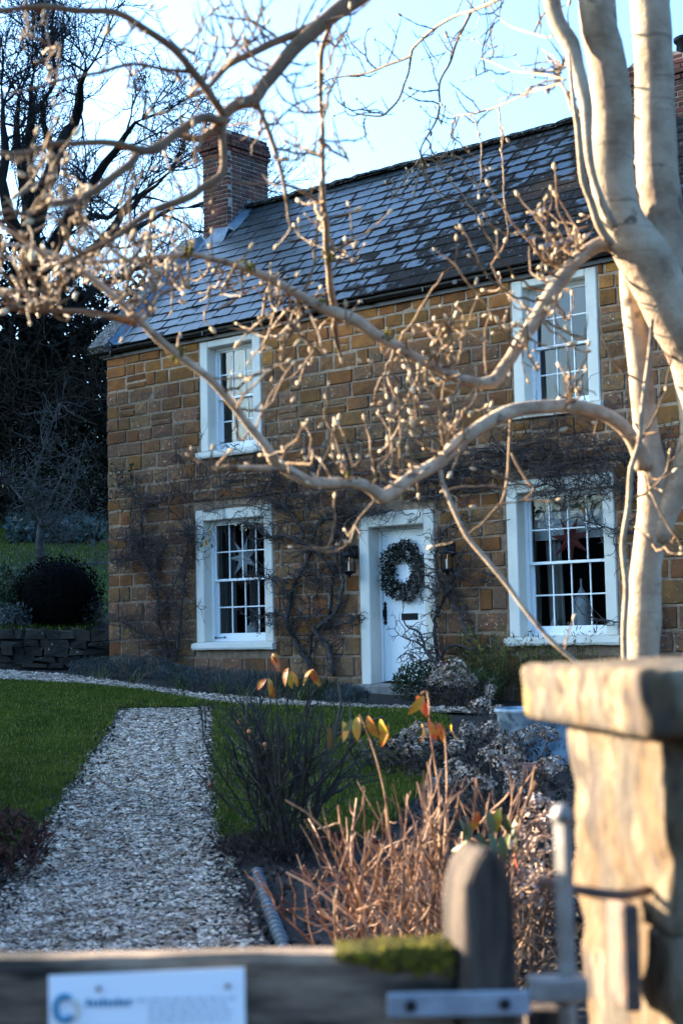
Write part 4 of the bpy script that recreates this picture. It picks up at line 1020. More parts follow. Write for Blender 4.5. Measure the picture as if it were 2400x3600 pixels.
# the tangle of thin stems that runs along the wall between the two storeys
m = MB()
for k in range(520):
    px_ = NR.uniform(560, 2350); py_ = 1560+NR.normal(120, 75)-(px_-1200)*.045
    p = on_y(px_, py_, -.05-abs(NR.normal(0, .07)))
    d = unit([NR.choice([-1, 1])*NR.uniform(.3, 1), NR.normal(0, .12), NR.normal(.15, .5)]); wall_twigs(m, p, d, NR.uniform(.2, .8), NR.uniform(.0045, .0085), 1)
for k in range(16):
    px_ = NR.uniform(700, 2000); py_ = 1650+NR.normal(40, 50)-(px_-1200)*.06
    P = [on_y(px_+q*60, py_-q*4+NR.normal(0, 7), -.05) for q in range(6)]; Q, Rr = cr(P, np.linspace(.012, .006, 6), .08); m.tube(Q, Rr, 5, NR.uniform(0, 1))
m.build('twigs', MAT['vine_twig'], cl[1][0], kind='stuff')
def leaf_mesh(L=.075, w=.034, droop=.55, name='leaf', mat='autumn'):
    m = MB(); n = 5; V = []
    for k in range(n+1):
        u = k/n; ww = w*math.sin(math.pi*min(1, u*.92+.06))**.8*(1 if u < 1 else .1); z = -droop*L*u*u
        V += [(-ww/2, u*L, z+.16*ww), (0, u*L, z), (ww/2, u*L, z+.16*ww)]
    F = []
    for k in range(n): F += [(k*3, k*3+1, k*3+4, k*3+3), (k*3+1, k*3+2, k*3+5, k*3+4)]
    m.add(V, F); return mesh_from(m, name, MAT[mat], smooth_=True)
LEAF = leaf_mesh(); LEAF_G = leaf_mesh(.085, .03, .3, 'leaf', 'strap')
for px_, py_ in [(735+NR.normal(0, 12), 1890+NR.normal(0, 16)) for _ in range(12)]+[(2040, 1775), (2050, 1785), (2060, 1765), (2098, 1770), (2103, 1780)]:
    p = on_y(px_, py_, -.12); place('leaf', LEAF if NR.uniform() < .4 else LEAF_G, cl[0][0] if px_ < 1500 else cl[3][0], p, (1, 1, 1), (math.radians(-70+NR.normal(0, 20)), NR.normal(0, .4), NR.uniform(0, 6)))

def bush_stems(mb, base, n, H, spread, r, kinks=4, wob=.12, fork=.5, up=.12, base_r=.08, lean=(0, 0, 0), tips=None, flat=1.0):
    for _ in range(n):
        a = NR.uniform(0, 6.283); b = np.array(base)+np.array([math.cos(a), math.sin(a), 0])*NR.uniform(0, base_r)
        b[2] = float(GZ(b[0], b[1]))-.03
        d = unit(np.array([math.cos(a)*spread*NR.uniform(.1, 1), math.sin(a)*spread*NR.uniform(.1, 1)*flat, 1])+np.array(lean))
        L = H*NR.uniform(.7, 1.08); P = wander(b, d, L, kinks*2, wob, (0, 0, up*.3)); rr = r*NR.uniform(.75, 1.3)
        mb.tube(P, np.linspace(rr, rr*.6, len(P)), 5, NR.uniform(0, 1))
        if tips is not None: tips.append(P[-1])
        for k in range(2, len(P)-1):
            if NR.uniform() < fork:
                q = unit(P[k]-P[k-1]); e = unit(q+NR.normal(0, .55, 3)+np.array([0, 0, .25])); l2 = (L*(1-k/len(P)))*NR.uniform(.45, .95)
                P2 = wander(P[k], e, l2, 5, wob*1.2, (0, 0, up)); mb.tube(P2, np.linspace(rr*.7, rr*.38, len(P2)), 4, NR.uniform(0, 1))
                if tips is not None: tips.append(P2[-1])
                if NR.uniform() < fork*1.1:
                    e = unit(P2[3]-P2[2]+NR.normal(0, .6, 3)); P3 = wander(P2[2], e, l2*.55, 4, wob*1.3, (0, 0, up)); mb.tube(P3, np.linspace(rr*.5, rr*.3, len(P3)), 4, NR.uniform(0, 1))
                    if tips is not None: tips.append(P3[-1])

# ---- climbing rose on the left corner
b = on_y(595, 2345, -.22); b[2] = float(GZ(b[0], b[1])); t = thing('wall_rose', 'thorny bare rose fanned over the wall left of the ground floor window', 'shrub', b)
m = MB()
for pts, r0 in (([(600,2350),(590,2280),(560,2180),(555,2090),(540,2010),(505,1960),(480,1900)], .020), ([(615,2350),(630,2250),(640,2130),(655,2000),(665,1900),(668,1880)], .014), ([(585,2350),(560,2290),(520,2250),(470,2215),(430,2190),(395,2175)], .014), ([(560,2200),(590,2110),(625,2030),(655,1950),(665,1900)], .010), ([(555,2100),(520,2000),(500,1900),(500,1800),(470,1740),(420,1700)], .014), ([(505,1960),(430,1975),(390,1980)], .012), ([(500,1880),(470,1880),(420,1900),(395,1890)], .010), ([(500,1800),(560,1770),(620,1745),(660,1735)], .009), ([(530,2010),(600,1900),(660,1880),(660,1860)], .010)):
    Q, Rr = cr([on_y(a, c_, -.14) for a, c_ in pts], np.linspace(r0, r0*.5, len(pts)), .07); Q += NR.normal(0, .006, Q.shape); Q[:, 1] = np.minimum(Q[:, 1], -.03)
    mm = MB(); mm.tube(Q, Rr, 7); mm.build('stem', MAT['rose_stem'], t, smooth_=True)
    for k in range(1, len(Q)):
        for _ in range(3): wall_twigs(m, Q[k], unit([NR.normal(0, .6), NR.normal(-.15, .3), NR.normal(.7, .5)]), NR.uniform(.15, .55), NR.uniform(.005, .0095), 2)
m.build('twigs', MAT['vine_twig'], t, kind='stuff')
m = MB()
for k in range(160):
    q = on_y(NR.uniform(390, 480), NR.uniform(1620, 1800), -.12-NR.uniform(0, .3)); leaves(m, 1, q[None], .06)
m.build('leaves', MAT['holly'], t, kind='stuff')

# ---- border along the front wall
def clump(name, label, x, y, r, h, n, mat, size, group, ratio=.16, up=1.6, cat='border plant'):
    z = float(GZ(x, y)); t = thing(name, label, cat, (x, y, z), group); m = MB()
    a = NR.uniform(0, 6.283, n); q = np.sqrt(NR.uniform(0, 1, n))*r; hh = NR.uniform(0, 1, n)**.7*h*np.sqrt(np.clip(1-(q/r)**2*.75, .05, 1))
    pts = np.stack([x+q*np.cos(a), y+q*np.sin(a)*.8, z+hh], 1); leaves(m, n, pts, size, ratio=ratio, up=up); m.build('foliage', MAT[mat], t)
    m = MB()
    for _ in range(14):
        a = NR.uniform(0, 6.283); P = wander((x+.3*r*math.cos(a), y+.3*r*math.sin(a), z-.02), (math.cos(a)*.6, math.sin(a)*.6, 1), h*.9, 4, .15); m.tube(P, .004, 4, NR.uniform(0, 1))
    m.build('stems', MAT['dead_stem'], t, kind='stuff'); return t
LAVW = ['at the left corner of the cottage', 'second from the left corner of the cottage', 'below the wall rose', 'left of the ground floor window sill', 'under the left end of the window sill', 'under the middle of the window sill', 'under the right end of the window sill', 'below the gnarled vine', 'left of the doorstep', 'below the thick vine']
for k, (px_, py_, r, h) in enumerate(((330,2352,.42,.30),(430,2350,.46,.34),(530,2352,.42,.32),(620,2372,.36,.26),(720,2390,.44,.30),(830,2402,.44,.30),(930,2408,.40,.30),(1030,2420,.42,.30),(1130,2436,.40,.26),(1220,2446,.30,.24))):
    p = gpt(px_, py_+30); clump('lavender', 'grey green lavender clump '+LAVW[k], p[0], p[1], r, h, 1500, 'lavender' if k not in (7, 8) else 'holly', .055, 'low grey plants in the border')
def tuft(label, x, y, n, L, group, mat='strap', w=.009):
    z = float(GZ(x, y)); t = thing('grass_tuft', label, 'border plant', (x, y, z), group); m = MB()
    for _ in range(n):
        a = NR.uniform(0, 6.283); P = wander((x+NR.normal(0, .05), y+NR.normal(0, .05), z), (math.cos(a)*NR.uniform(.2, 1), math.sin(a)*NR.uniform(.2, 1), 1), L*NR.uniform(.5, 1.1), 5, .08, (0, 0, -.16))
        s = unit(np.cross(P[1]-P[0], (0, 0, 1)))*w/2; ww = np.array([1, 1, .9, .7, .45, .05])[:, None]
        V = np.stack([P-s*ww, P+s*ww], 1).reshape(-1, 3); m.add(V, [(2*q, 2*q+1, 2*q+3, 2*q+2) for q in range(5)], NR.uniform(0, 1))
    m.build('blades', MAT[mat], t); return t
for px_, py_, lab in ((355,2392,'strappy green tuft at the left corner below the lavender'),(470,2408,'strappy green tuft below the wall rose'),(640,2424,'strappy green tuft left of the window sill'),(770,2440,'strappy green tuft under the window sill'),(860,2452,'strappy green tuft under the right end of the sill'),(960,2462,'strappy green tuft beside the gravel strip below the vine'),(1060,2470,'strappy green tuft left of the doorstep')):
    p = gpt(px_, py_); tuft(lab, p[0], p[1], 60, .32, 'strappy tufts along the gravel strip')
p = gpt(1470, 2455); clump('small_shrub', 'dark leafy shrub beside the right end of the doorstep', p[0], p[1], .36, .46, 1700, 'holly', .06, None, .3, .8, 'shrub')
p = gpt(1640, 2465); clump('small_shrub', 'low green leafy plant below the dried hydrangea', p[0], p[1], .42, .36, 1200, 'strap', .13, None, .10, 1.5, 'shrub')
# broom like evergreen shrub under the right window
for px_, py_, r, h, n, lab in ((1770,2455,.62,.85,5200,'olive green wispy shrub under the left of the right ground floor window'), (2020,2470,.75,.80,6000,'olive green wispy shrub under the middle of the right ground floor window'), (2290,2470,.55,.62,3000,'olive green wispy shrub right of the tree trunk')):
    p = gpt(px_, py_); x, y, z = p; t = thing('broom_shrub', lab, 'shrub', p, 'wispy evergreen shrubs under the window'); m = MB(); s = MB()
    for _ in range(150):
        a = NR.uniform(0, 6.283); q = NR.uniform(0, .5)*r; P = wander((x+q*math.cos(a), y+q*math.sin(a), z-.02), (math.cos(a)*NR.uniform(0, .75), math.sin(a)*NR.uniform(0, .75), 1), h*NR.uniform(.6, 1.12), 6, .07)
        s.tube(P, np.linspace(.005, .002, 7), 4, NR.uniform(0, 1)); k = n//150
        idx = NR.integers(2, 7, k); leaves(m, k, P[idx]+NR.normal(0, .03, (k, 3)), .065, ratio=.20, up=1.2)
    m.build('foliage', MAT['broom'], t); s.build('stems', MAT['dead_stem'], t, kind='stuff')
# ---- dried hydrangeas
def head_proto(k):
    m = MB(); n = 105; r = .072
    d = NR.normal(size=(n, 3)); d /= np.linalg.norm(d, axis=1, keepdims=True); d[:, 2] = np.where(d[:, 2] < -.55, -d[:, 2], d[:, 2])
    e = np.cross(d, NR.normal(size=(n, 3))); e /= np.linalg.norm(e, axis=1, keepdims=True); f_ = np.cross(d, e)
    c = d*r*NR.uniform(.72, 1.05, (n, 1)); s = NR.uniform(.014, .026, (n, 1)); q = NR.uniform(-.5, .5, (n, 1))
    v = np.stack([c-e*s*.5, c+f_*s*.55+d*s*(.35+q*.4), c+e*s*.6+d*s*(.2+q), c-f_*s*.55+d*s*(.3-q*.5)], 1).reshape(-1, 3); v[:, 2] *= .82
    kk = np.arange(n)[:, None]*4; m.add(v, np.concatenate([kk+np.array([[0, 1, 2]]), kk+np.array([[0, 2, 3]])]), np.repeat(NR.uniform(0, 1, n), 4)); return mesh_from(m, 'flower_head', MAT['petal'])
HP = [head_proto(k) for k in range(5)]
HYD = [('dried hydrangea with pale flower heads right of the front door', [(1560,2362,17.6,1.9),(1600,2352,17.5,2.0),(1585,2395,17.4,1.9),(1535,2388,17.5,1.6),(1632,2399,17.5,1.7),(1655,2388,17.6,1.1),(1725,2426,17.0,1.0),(1718,2448,16.9,.8)], (1600, 2480)),
       ('dried brown hydrangea in front of the pale blue tub', [(1687,2483,14.0,1.4),(1752,2514,13.6,1.4),(1637,2567,12.2,1.2),(1721,2567,12.2,1.3),(1817,2529,13.2,1.2),(1880,2575,12.4,1.2),(1928,2586,12.3,1.2),(1767,2613,11.6,1.1),(1603,2625,11.3,1.0),(1840,2590,12.2,1.1)], (1740, 2700)),
       ('dried hydrangea in the middle of the bed behind the tan stems', [(1718,2659,10.3,1.2),(1802,2655,10.3,1.2),(1770,2690,9.9,1.1),(1916,2705,9.6,1.1),(1813,2724,9.4,1.1),(1817,2766,9.0,1.2),(1645,2728,9.3,1.1),(1553,2747,9.0,1.2),(1600,2700,9.6,1.0),(1700,2760,9.0,1.0),(1950,2690,9.8,1.0)], (1760, 2950)),
       ('dried hydrangea close behind the gate and stone pillar', [(1890,2830,7.4,1.0),(1870,2900,7.0,1.1),(1830,2950,6.8,1.0),(1905,2980,6.5,1.0),(1850,3050,6.2,1.0),(1815,3095,6.1,.9),(1900,3110,6.0,1.0),(1770,2990,6.7,.9),(1930,2900,6.9,1.0),(1850,3150,5.9,1.0)], (1850, 3320)),
       ('dark dead hydrangea on the lawn edge beside the rose shrub', [(1476,2567,12.6,1.3),(1430,2590,12.5,1.2),(1500,2610,12.2,1.2),(1450,2640,12.0,1.1),(1400,2620,12.3,1.0),(1530,2570,12.5,1.0)], (1470, 2730))]
for lab, heads, bs in HYD:
    b = gpt(*bs); t = thing('hydrangea', lab, 'shrub', b, 'dried hydrangeas in the bed'); m = MB()
    for (px_, py_, D_, s_) in heads:
        p = at(px_, py_, D_); o = place('flower_head', HP[NR.integers(5)], t, p, (s_, s_, s_), (NR.uniform(-.3, .3), NR.uniform(-.3, .3), NR.uniform(0, 6.28)))
        q = b+NR.normal(0, .10, 3)*np.array([1, 1, 0]); q[0] = .55*p[0]+.45*q[0]; q[1] = .55*p[1]+.45*q[1]; q[2] = float(GZ(q[0], q[1]))-.02
        Q, Rr = cr([q, (q+p)/2+NR.normal(0, .03, 3), p], [.006, .005, .004], .1); m.tube(Q, Rr, 5, NR.uniform(0, 1))
    hm = max(.35, float(np.mean([at(*h_[:3])[2] for h_ in heads]))-b[2])
    bush_stems(m, b, 34, hm*.95, .55, .0045, 3, .12, .35, .1, .26)
    m.build('stems', MAT['dead_stem'], t, kind='stuff')
    m = MB(); n = 900; Rw = .48; a = NR.uniform(0, 6.283, n); q = np.sqrt(NR.uniform(0, 1, n))*Rw
    pts = np.stack([b[0]+q*np.cos(a), b[1]+q*np.sin(a), b[2]+NR.uniform(.02, .9, n)*hm], 1); leaves(m, n, pts, .05, ratio=.55); m.build('dead_leaves', MAT['dead_leaf'], t, kind='stuff')

# ---- bare rose shrub in front of the lawn
b = gpt(1010, 3015); t = thing('rose_shrub', 'dark leafless rose shrub with orange hips beside the gravel path', 'shrub', b); tips = []
m = MB(); bush_stems(m, b, 26, 1.08, .58, .0090, 5, .13, .85, .10, .13, tips=tips); m.build('stems', MAT['rose_stem'], t)
for px_, py_, D_ in ((875,2571,8.7),(931,2617,8.6),(737,2758,8.9),(1277,2772,8.5),(842,2536,8.8)):
    m = MB(); p = at(px_, py_, D_); m.ball(p, .011, 8, 6, (1, 1, 1.15)); m.tube([p+(0, 0, -.01), p+np.array([.004, 0, -.05])], .002, 4); m.build('rose_hip', MAT['hip'], t, smooth_=True)
for px_, py_, D_, n in ((965,2300,8.3,3),(1010,2350,8.3,3),(1090,2352,8.3,4),(945,2388,8.4,3)):
    c = at(px_, py_, D_); mm = MB(); e = np.array([b[0], b[1], b[2]+.35])*.35+c*.65; e[2] = b[2]+.5; Q, Rr = cr([np.array([e[0], e[1], b[2]+.45]), (e+c)/2, c], [.006, .005, .003], .1); mm.tube(Q, Rr, 5); mm.build('stem', MAT['rose_stem'], t)
    for k in range(n): place('leaf', LEAF, t, c+NR.normal(0, .008, 3), (1.1, 1.2, 1.2), (math.radians(-62+NR.normal(0, 14)), NR.normal(0, .4), YAW+(k-n/2+.5)*.75+math.pi))
# ---- sunlit shrub of tan stems with the last orange leaves
b = at(1480, 3300, 5.75); b[2] = float(GZ(b[0], b[1])); t = thing('peony_shrub', 'sunlit tan stemmed shrub with a few orange leaves behind the gate', 'shrub', b); m = MB()
for k, (px_, D_, H) in enumerate(((1230,6.3,.62),(1330,6.1,.78),(1440,5.9,.84),(1540,5.8,.86),(1640,5.7,.74),(1730,5.9,.60),(1400,5.6,.7),(1560,6.0,.8))):
    q = at(px_, 3330, D_); bush_stems(m, q, 9, H*1.15, .40, .0062, 5, .15, .50, .08, .11)
m.build('stems', MAT['peony_stem'], t)
def leafy(px_, py_, D_, n, stem, s=1.0, green=0.0, wide=.05):
    c = at(px_, py_, D_); mm = MB(); P = [at(a, q, D_) for a, q in stem]; Q, Rr = cr(P, np.linspace(.0022, .0042, len(P)), .05); mm.tube(Q, Rr, 6); mm.build('stem', MAT['peony_stem'], t)
    for k in range(n):
        off = (k-(n-1)/2)/max(1, (n-1)/2); p = c+_r*(off*wide)+np.array([0, 0, -.25*abs(off)**2*wide]); p = p+NR.normal(0, .006, 3)
        place('leaf', LEAF_G if NR.uniform() < green else LEAF, t, p, (s*1.05, s*1.15, s*1.1), (math.radians(-68+NR.normal(0, 16)), NR.normal(0, .5), YAW+math.pi-off*1.1+NR.normal(0, .3)))
leafy(1262, 2525, 6.0, 7, [(1262,2512),(1300,2600),(1345,2760),(1372,2960),(1395,3300)], 1.0, .12, .11)
leafy(1478, 2438, 6.0, 2, [(1478,2440),(1500,2430),(1508,2500),(1512,2580),(1530,2700),(1545,2850),(1530,3300)], 1.0, 0, .02)
leafy(1530, 2535, 6.0, 4, [(1530,2540),(1560,2580),(1570,2760),(1560,3000)], .9, 0, .055)
leafy(1710, 2850, 5.4, 7, [(1710,2850),(1700,2950),(1660,3100)], 1.0, .55, .10)
leafy(1740, 2925, 5.3, 6, [(1740,2925),(1720,3000),(1690,3120)], 1.0, .5, .09)
# low dead plants
for px_, py_, r, h, n, mt, lab, nm in ((925,3010,.30,.13,1500,'dead_leaf','faded brown heather mat at the edge of the right lawn','heather'),(1120,3000,.28,.14,1000,'dead_leaf','faded heather mat at the foot of the dark rose shrub','heather'),(35,3080,.22,.34,420,'dead_red','withered red brown plant at the left edge of the gravel path','withered_plant')):
    p = gpt(px_, py_); clump(nm, lab, p[0], p[1], r, h, n, mt, .045 if nm == 'heather' else .07, None, .12 if nm == 'heather' else .3, 1.4)
# leaf litter on the bed under the shrubs
m = MB(); BED = gpoly([(905,3060),(1250,2960),(1560,2760),(1980,2640),(2100,2900),(2100,3500),(1000,3560),(940,3260)])
Q = scatter(BED, 2600, .8); P = np.stack([Q[:, 0], Q[:, 1], GZ(Q[:, 0], Q[:, 1])+NR.uniform(.0, .03, len(Q))], 1); leaves(m, len(P), P, .045, ratio=.5)
P = np.stack([EDGE_Q[:, 0], EDGE_Q[:, 1], GZ(EDGE_Q[:, 0], EDGE_Q[:, 1])+NR.uniform(.012, .04, len(EDGE_Q))], 1); leaves(m, len(P), P, .042, ratio=.55); m.build('leaf_litter', MAT['dead_leaf'], kind='stuff')

# ---- left hand garden: retaining wall, clipped bush, small tree, evergreens, big bare tree
def cw(D_, L_): return np.array([C0[0]-math.sin(YAW)*D_+math.cos(YAW)*L_, C0[1]+math.cos(YAW)*D_+math.sin(YAW)*L_])
a0, a1 = cw(24.85, -8.6), cw(24.95, -3.86)
mid_ = (a0+a1)/2; t = thing('retaining_wall', 'low dark rubble stone retaining wall left of the cottage', 'garden wall', (mid_[0], mid_[1], float(GZ(*mid_))))
m = MB(); du = unit(np.append(a1-a0, 0)); dn = np.array([-du[1], du[0], 0]); Lw = float(np.linalg.norm(a1-a0))
def wbox(mb, u0, u1, z0, z1, d0, d1, rnd):
    V = []
    for (u_, z_, d_) in ((u0,z0,d0),(u1,z0,d0),(u1,z0,d1),(u0,z0,d1),(u0,z1,d0),(u1,z1,d0),(u1,z1,d1),(u0,z1,d1)):
        p = np.append(a0, 0)+du*u_+dn*d_; p[2] = float(GZ(p[0]-dn[0]*d_, p[1]-dn[1]*d_))+z_; V.append(p+NR.normal(0, .020, 3))
    mb.add(V, [(0,3,2,1),(4,5,6,7),(0,1,5,4),(1,2,6,5),(2,3,7,6),(3,0,4,7)], rnd)
wbox(m, 0, Lw, -.05, .60, .06, .34, .2); m.build('core', MAT['soil'], t)
z = 0.0
while z < .60:
    h = NR.uniform(.09, .20); u = -NR.uniform(0, .2)
    while u < Lw:
        w = NR.uniform(.14, .50); mm = MB(); wbox(mm, u+.012, u+w-.012, z+.008, min(z+h, .64)-.006, -.02+NR.normal(0, .014), .12, NR.uniform(0, 1)); mm.build('stone', MAT['retain'], t); u += w
    z += h
p = at(205, 2150, 26.1); gz_ = float(GZ(p[0], p[1])); t = thing('clipped_bush', 'dark clipped dome shaped bush above the rubble wall', 'bush', (p[0], p[1], gz_))
m = MB(); m.ball((p[0], p[1], gz_+.42), .60, 20, 14, (1.12, 1.0, 1.0)); n = 5200; d = NR.normal(size=(n, 3)); d /= np.linalg.norm(d, axis=1, keepdims=True)
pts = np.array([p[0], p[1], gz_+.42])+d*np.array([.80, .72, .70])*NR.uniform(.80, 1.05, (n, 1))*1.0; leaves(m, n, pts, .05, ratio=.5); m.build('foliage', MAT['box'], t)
m = MB(); m.tube([(p[0], p[1], gz_-.05), (p[0], p[1], gz_+.5)], .05, 7); m.build('trunk', MAT['bark_dark'], t)
for px_, py_, D_, r, h, n, lab in ((15,2110,26.6,.5,.9,1400,'leafy green shrub at the left edge above the rubble wall'),(300,2190,26.0,.35,.5,500,'low dark shrub between the clipped bush and the cottage'),(40,2215,25.7,.4,.35,500,'grey twiggy plant on top of the rubble wall')):
    p = at(px_, py_, D_); clump('garden_shrub', lab, p[0], p[1], r, h, n, 'holly' if n > 600 else 'lavender', .09, None, .4, .6, 'shrub')
p = at(150, 2260, 28.3); z0 = float(GZ(p[0], p[1]))+.45; 
m = MB()
n = 2600; px_ = NR.uniform(40, 365, n); D_ = NR.uniform(37.5, 42.5, n)
P = np.array([at(a, 2000, d_) for a, d_ in zip(px_, D_)]); P[:, 2] = GZ(P[:, 0], P[:, 1])+NR.uniform(.05, .45, n); leaves(m, n, P, .17, ratio=.8, up=.5); m.build('ground_cover', MAT['bergenia'], kind='stuff')
def S5(pts): return [(.4676*a, 1300+.4676*b) for a, b in pts]
t = thing('apple_tree', 'small pale barked bare tree above the clipped bush', 'tree', at(150, 2060, 31.0)); tw = MB()
for pts, r0, r1, nm in ((S5([(328,1680),(325,1590),(320,1470),(300,1300),(310,1170)]), .085, .07, 'trunk'), (S5([(310,1170),(300,1100),(260,900),(270,800),(300,680),(380,450),(450,250)]), .045, .012, 'branch'), (S5([(315,1180),(400,1130),(480,1010),(560,870),(600,680)]), .045, .012, 'branch'), (S5([(312,1150),(400,930),(470,800),(520,650)]), .03, .01, 'branch'), (S5([(315,1480),(280,1450),(240,1490),(190,1470)]), .03, .012, 'branch'), (S5([(330,1600),(450,1500),(550,1460),(700,1455),(800,1450)]), .035, .015, 'branch'), (S5([(320,1570),(180,1580),(80,1560),(-40,1530)]), .035, .02, 'branch'), (S5([(300,1290),(450,1280),(600,1240),(720,1180)]), .02, .008, 'branch'), (S5([(300,1170),(200,1010),(60,850),(-20,780)]), .03, .01, 'branch'), (S5([(320,1230),(340,1150),(430,1260),(460,1310)]), .03, .02, 'branch')):
    Q, Rr = cr([at(a, c_, 31.0+NR.normal(0, .15)) for a, c_ in pts], np.linspace(r0, r1, len(pts)), .15); mm = MB(); mm.tube(Q, Rr, 8, lump=.06); mm.build(nm, MAT['bark_grey'], t, smooth_=True)
    if nm == 'branch':
        for k in range(1, len(Q)):
            for _ in range(3):
                P = wander(Q[k], unit(NR.normal(0, .8, 3)+(0, 0, .5)), NR.uniform(.3, 1.0), 6, .22); tw.tube(P, np.linspace(.010, .004, 7), 4, NR.uniform(0, 1))
                for q in (2, 4):
                    P2 = wander(P[q], unit(NR.normal(0, .8, 3)), NR.uniform(.2, .5), 4, .25); tw.tube(P2, np.linspace(.006, .003, 5), 3, NR.uniform(0, 1))
tw.build('twigs', MAT['bark_grey'], t, kind='stuff')
m = MB(); n = 900; P = np.array([at(a, c_, 31+q) for a, c_, q in zip(NR.uniform(20, 370, n), NR.normal(1680, 110, n), NR.normal(0, .8, n))]); leaves(m, n, P, .06, ratio=.45); m.build('leaves', MAT['holly'], t, kind='stuff')

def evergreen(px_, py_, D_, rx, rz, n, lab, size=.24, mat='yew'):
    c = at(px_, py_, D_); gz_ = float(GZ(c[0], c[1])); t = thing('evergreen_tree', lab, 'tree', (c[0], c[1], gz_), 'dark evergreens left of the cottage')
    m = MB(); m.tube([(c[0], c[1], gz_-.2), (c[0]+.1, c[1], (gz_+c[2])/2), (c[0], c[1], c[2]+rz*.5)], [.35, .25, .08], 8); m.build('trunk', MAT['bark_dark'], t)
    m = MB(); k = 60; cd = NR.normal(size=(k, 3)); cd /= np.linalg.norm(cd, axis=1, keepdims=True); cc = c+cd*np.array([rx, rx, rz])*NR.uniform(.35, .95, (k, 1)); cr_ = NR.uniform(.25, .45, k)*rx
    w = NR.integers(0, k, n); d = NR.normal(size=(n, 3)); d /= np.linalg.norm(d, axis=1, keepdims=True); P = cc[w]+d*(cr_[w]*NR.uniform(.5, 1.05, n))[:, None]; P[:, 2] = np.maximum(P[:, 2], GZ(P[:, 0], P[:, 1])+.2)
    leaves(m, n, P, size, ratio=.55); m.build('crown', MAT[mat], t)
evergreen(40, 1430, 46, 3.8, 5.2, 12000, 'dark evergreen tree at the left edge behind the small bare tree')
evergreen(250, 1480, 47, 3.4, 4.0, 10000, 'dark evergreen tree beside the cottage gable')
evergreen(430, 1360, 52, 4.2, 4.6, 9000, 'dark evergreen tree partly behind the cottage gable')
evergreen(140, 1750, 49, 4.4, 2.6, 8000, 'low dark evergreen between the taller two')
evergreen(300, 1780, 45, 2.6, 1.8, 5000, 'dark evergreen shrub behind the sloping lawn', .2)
b = at(160, 1800, 43); b[2] = float(GZ(b[0], b[1])); t = thing('thicket', 'tangle of bare grey twigs in front of the dark evergreens', 'thicket', b); m = MB()
for k in range(150):
    p = at(NR.uniform(-40, 385), NR.uniform(1250, 1900), 41.5+NR.normal(0, .8)); P = wander(p, unit(NR.normal(0, .7, 3)+(0, 0, .5)), NR.uniform(.8, 2.4), 8, .24); m.tube(P, np.linspace(.014, .005, 9), 4, NR.uniform(0, 1), cap=False)
    for q in (2, 3, 5, 6):
        P2 = wander(P[q], unit(NR.normal(0, .8, 3)), NR.uniform(.4, 1.1), 5, .28); m.tube(P2, np.linspace(.009, .004, 6), 3, NR.uniform(0, 1), cap=False)
m.build('twigs', MAT['thicket'], t)

def tree_twigs(mb, P0, d0, L, r, lev):
    n = max(4, int(L/.38)); P = wander(P0, d0, L, n, .17, (0, 0, .045)); mb.tube(P, np.linspace(r, max(.009, r*.35), n+1), 4 if lev else 3, NR.uniform(0, 1), cap=False)
    if lev:
        for k in range(1, n+1):
            for _ in range(2 if lev > 1 else 3):
                if NR.uniform() < .72:
                    e = unit(unit(P[k]-P[k-1])*1.0+NR.normal(0, .62, 3)); tree_twigs(mb, P[k], e, L*NR.uniform(.35, .62), max(.009, r*.48), lev-1)
def big_tree(label, limbs, D_, twl=2.3):
    b = at(*limbs[0][0][0], D_); b[2] = float(GZ(b[0], b[1])); t = thing('beech_tree', label, 'tree', b, None); tw = MB()
    for q, (pts, r0, r1) in enumerate(limbs):
        dj = NR.normal(0, 1.6, len(pts)) if q else np.zeros(len(pts)); dj[0] = 0; P = [at(a, c_, D_+j) for (a, c_), j in zip(pts, np.cumsum(dj)*.6)]
        if q == 0: P[0] = np.array([b[0], b[1], b[2]-.2])
        Q, Rr = cr(P, np.linspace(r0, r1, len(P)), .5); Q[1:-1] += NR.normal(0, .05, Q[1:-1].shape); mm = MB(); mm.tube(Q, Rr, 9, lump=.07); mm.build('trunk' if q == 0 else 'limb', MAT['bark_dark'], t, smooth_=True)
        for _ in range(4): tree_twigs(tw, Q[-1], unit(unit(Q[-1]-Q[-2])+NR.normal(0, .35, 3)+(0, 0, .15)), NR.uniform(1.6, 3.0), max(.03, r1*.8), 2)
        if q:
            for k in range(2, len(Q)):
                for _ in range(2):
                    if NR.uniform() < .34: tree_twigs(tw, Q[k], unit(unit(Q[k]-Q[k-1])*.7+NR.normal(0, .55, 3)+(0, 0, .25)), NR.uniform(.7, 1.25)*twl, .045, 2)
    tw.build('twigs', MAT['bark_dark'], t, kind='stuff'); return t
BIG = big_tree('tall bare spreading tree against the sky behind the cottage', [
    ([(95,2000),(100,1500),(105,1100),(110,800),(100,560),(112,380),(120,250)], .55, .022), ([(108,880),(190,560),(262,430),(292,300),(300,210)], .28, .022), ([(115,1010),(240,780),(330,640),(440,480),(500,420)], .28, .022), ([(105,930),(20,700),(12,450),(5,300)], .24, .022),
    ([(110,1120),(250,960),(370,830),(500,690),(600,600)], .28, .022), ([(105,1230),(300,1040),(480,950),(640,900)], .24, .022), ([(105,1330),(300,1160),(470,1080),(650,1040)], .22, .022), ([(110,750),(70,560),(60,400),(90,280)], .2, .022), ([(370,830),(470,800),(560,760),(660,730)], .14, .022), ([(100,1300),(-60,1150),(-140,1000)], .22, .022), ([(240,780),(330,760),(430,730),(520,660)], .13, .022), ([(190,560),(150,430),(180,320),(200,250)], .12, .022)], 48)

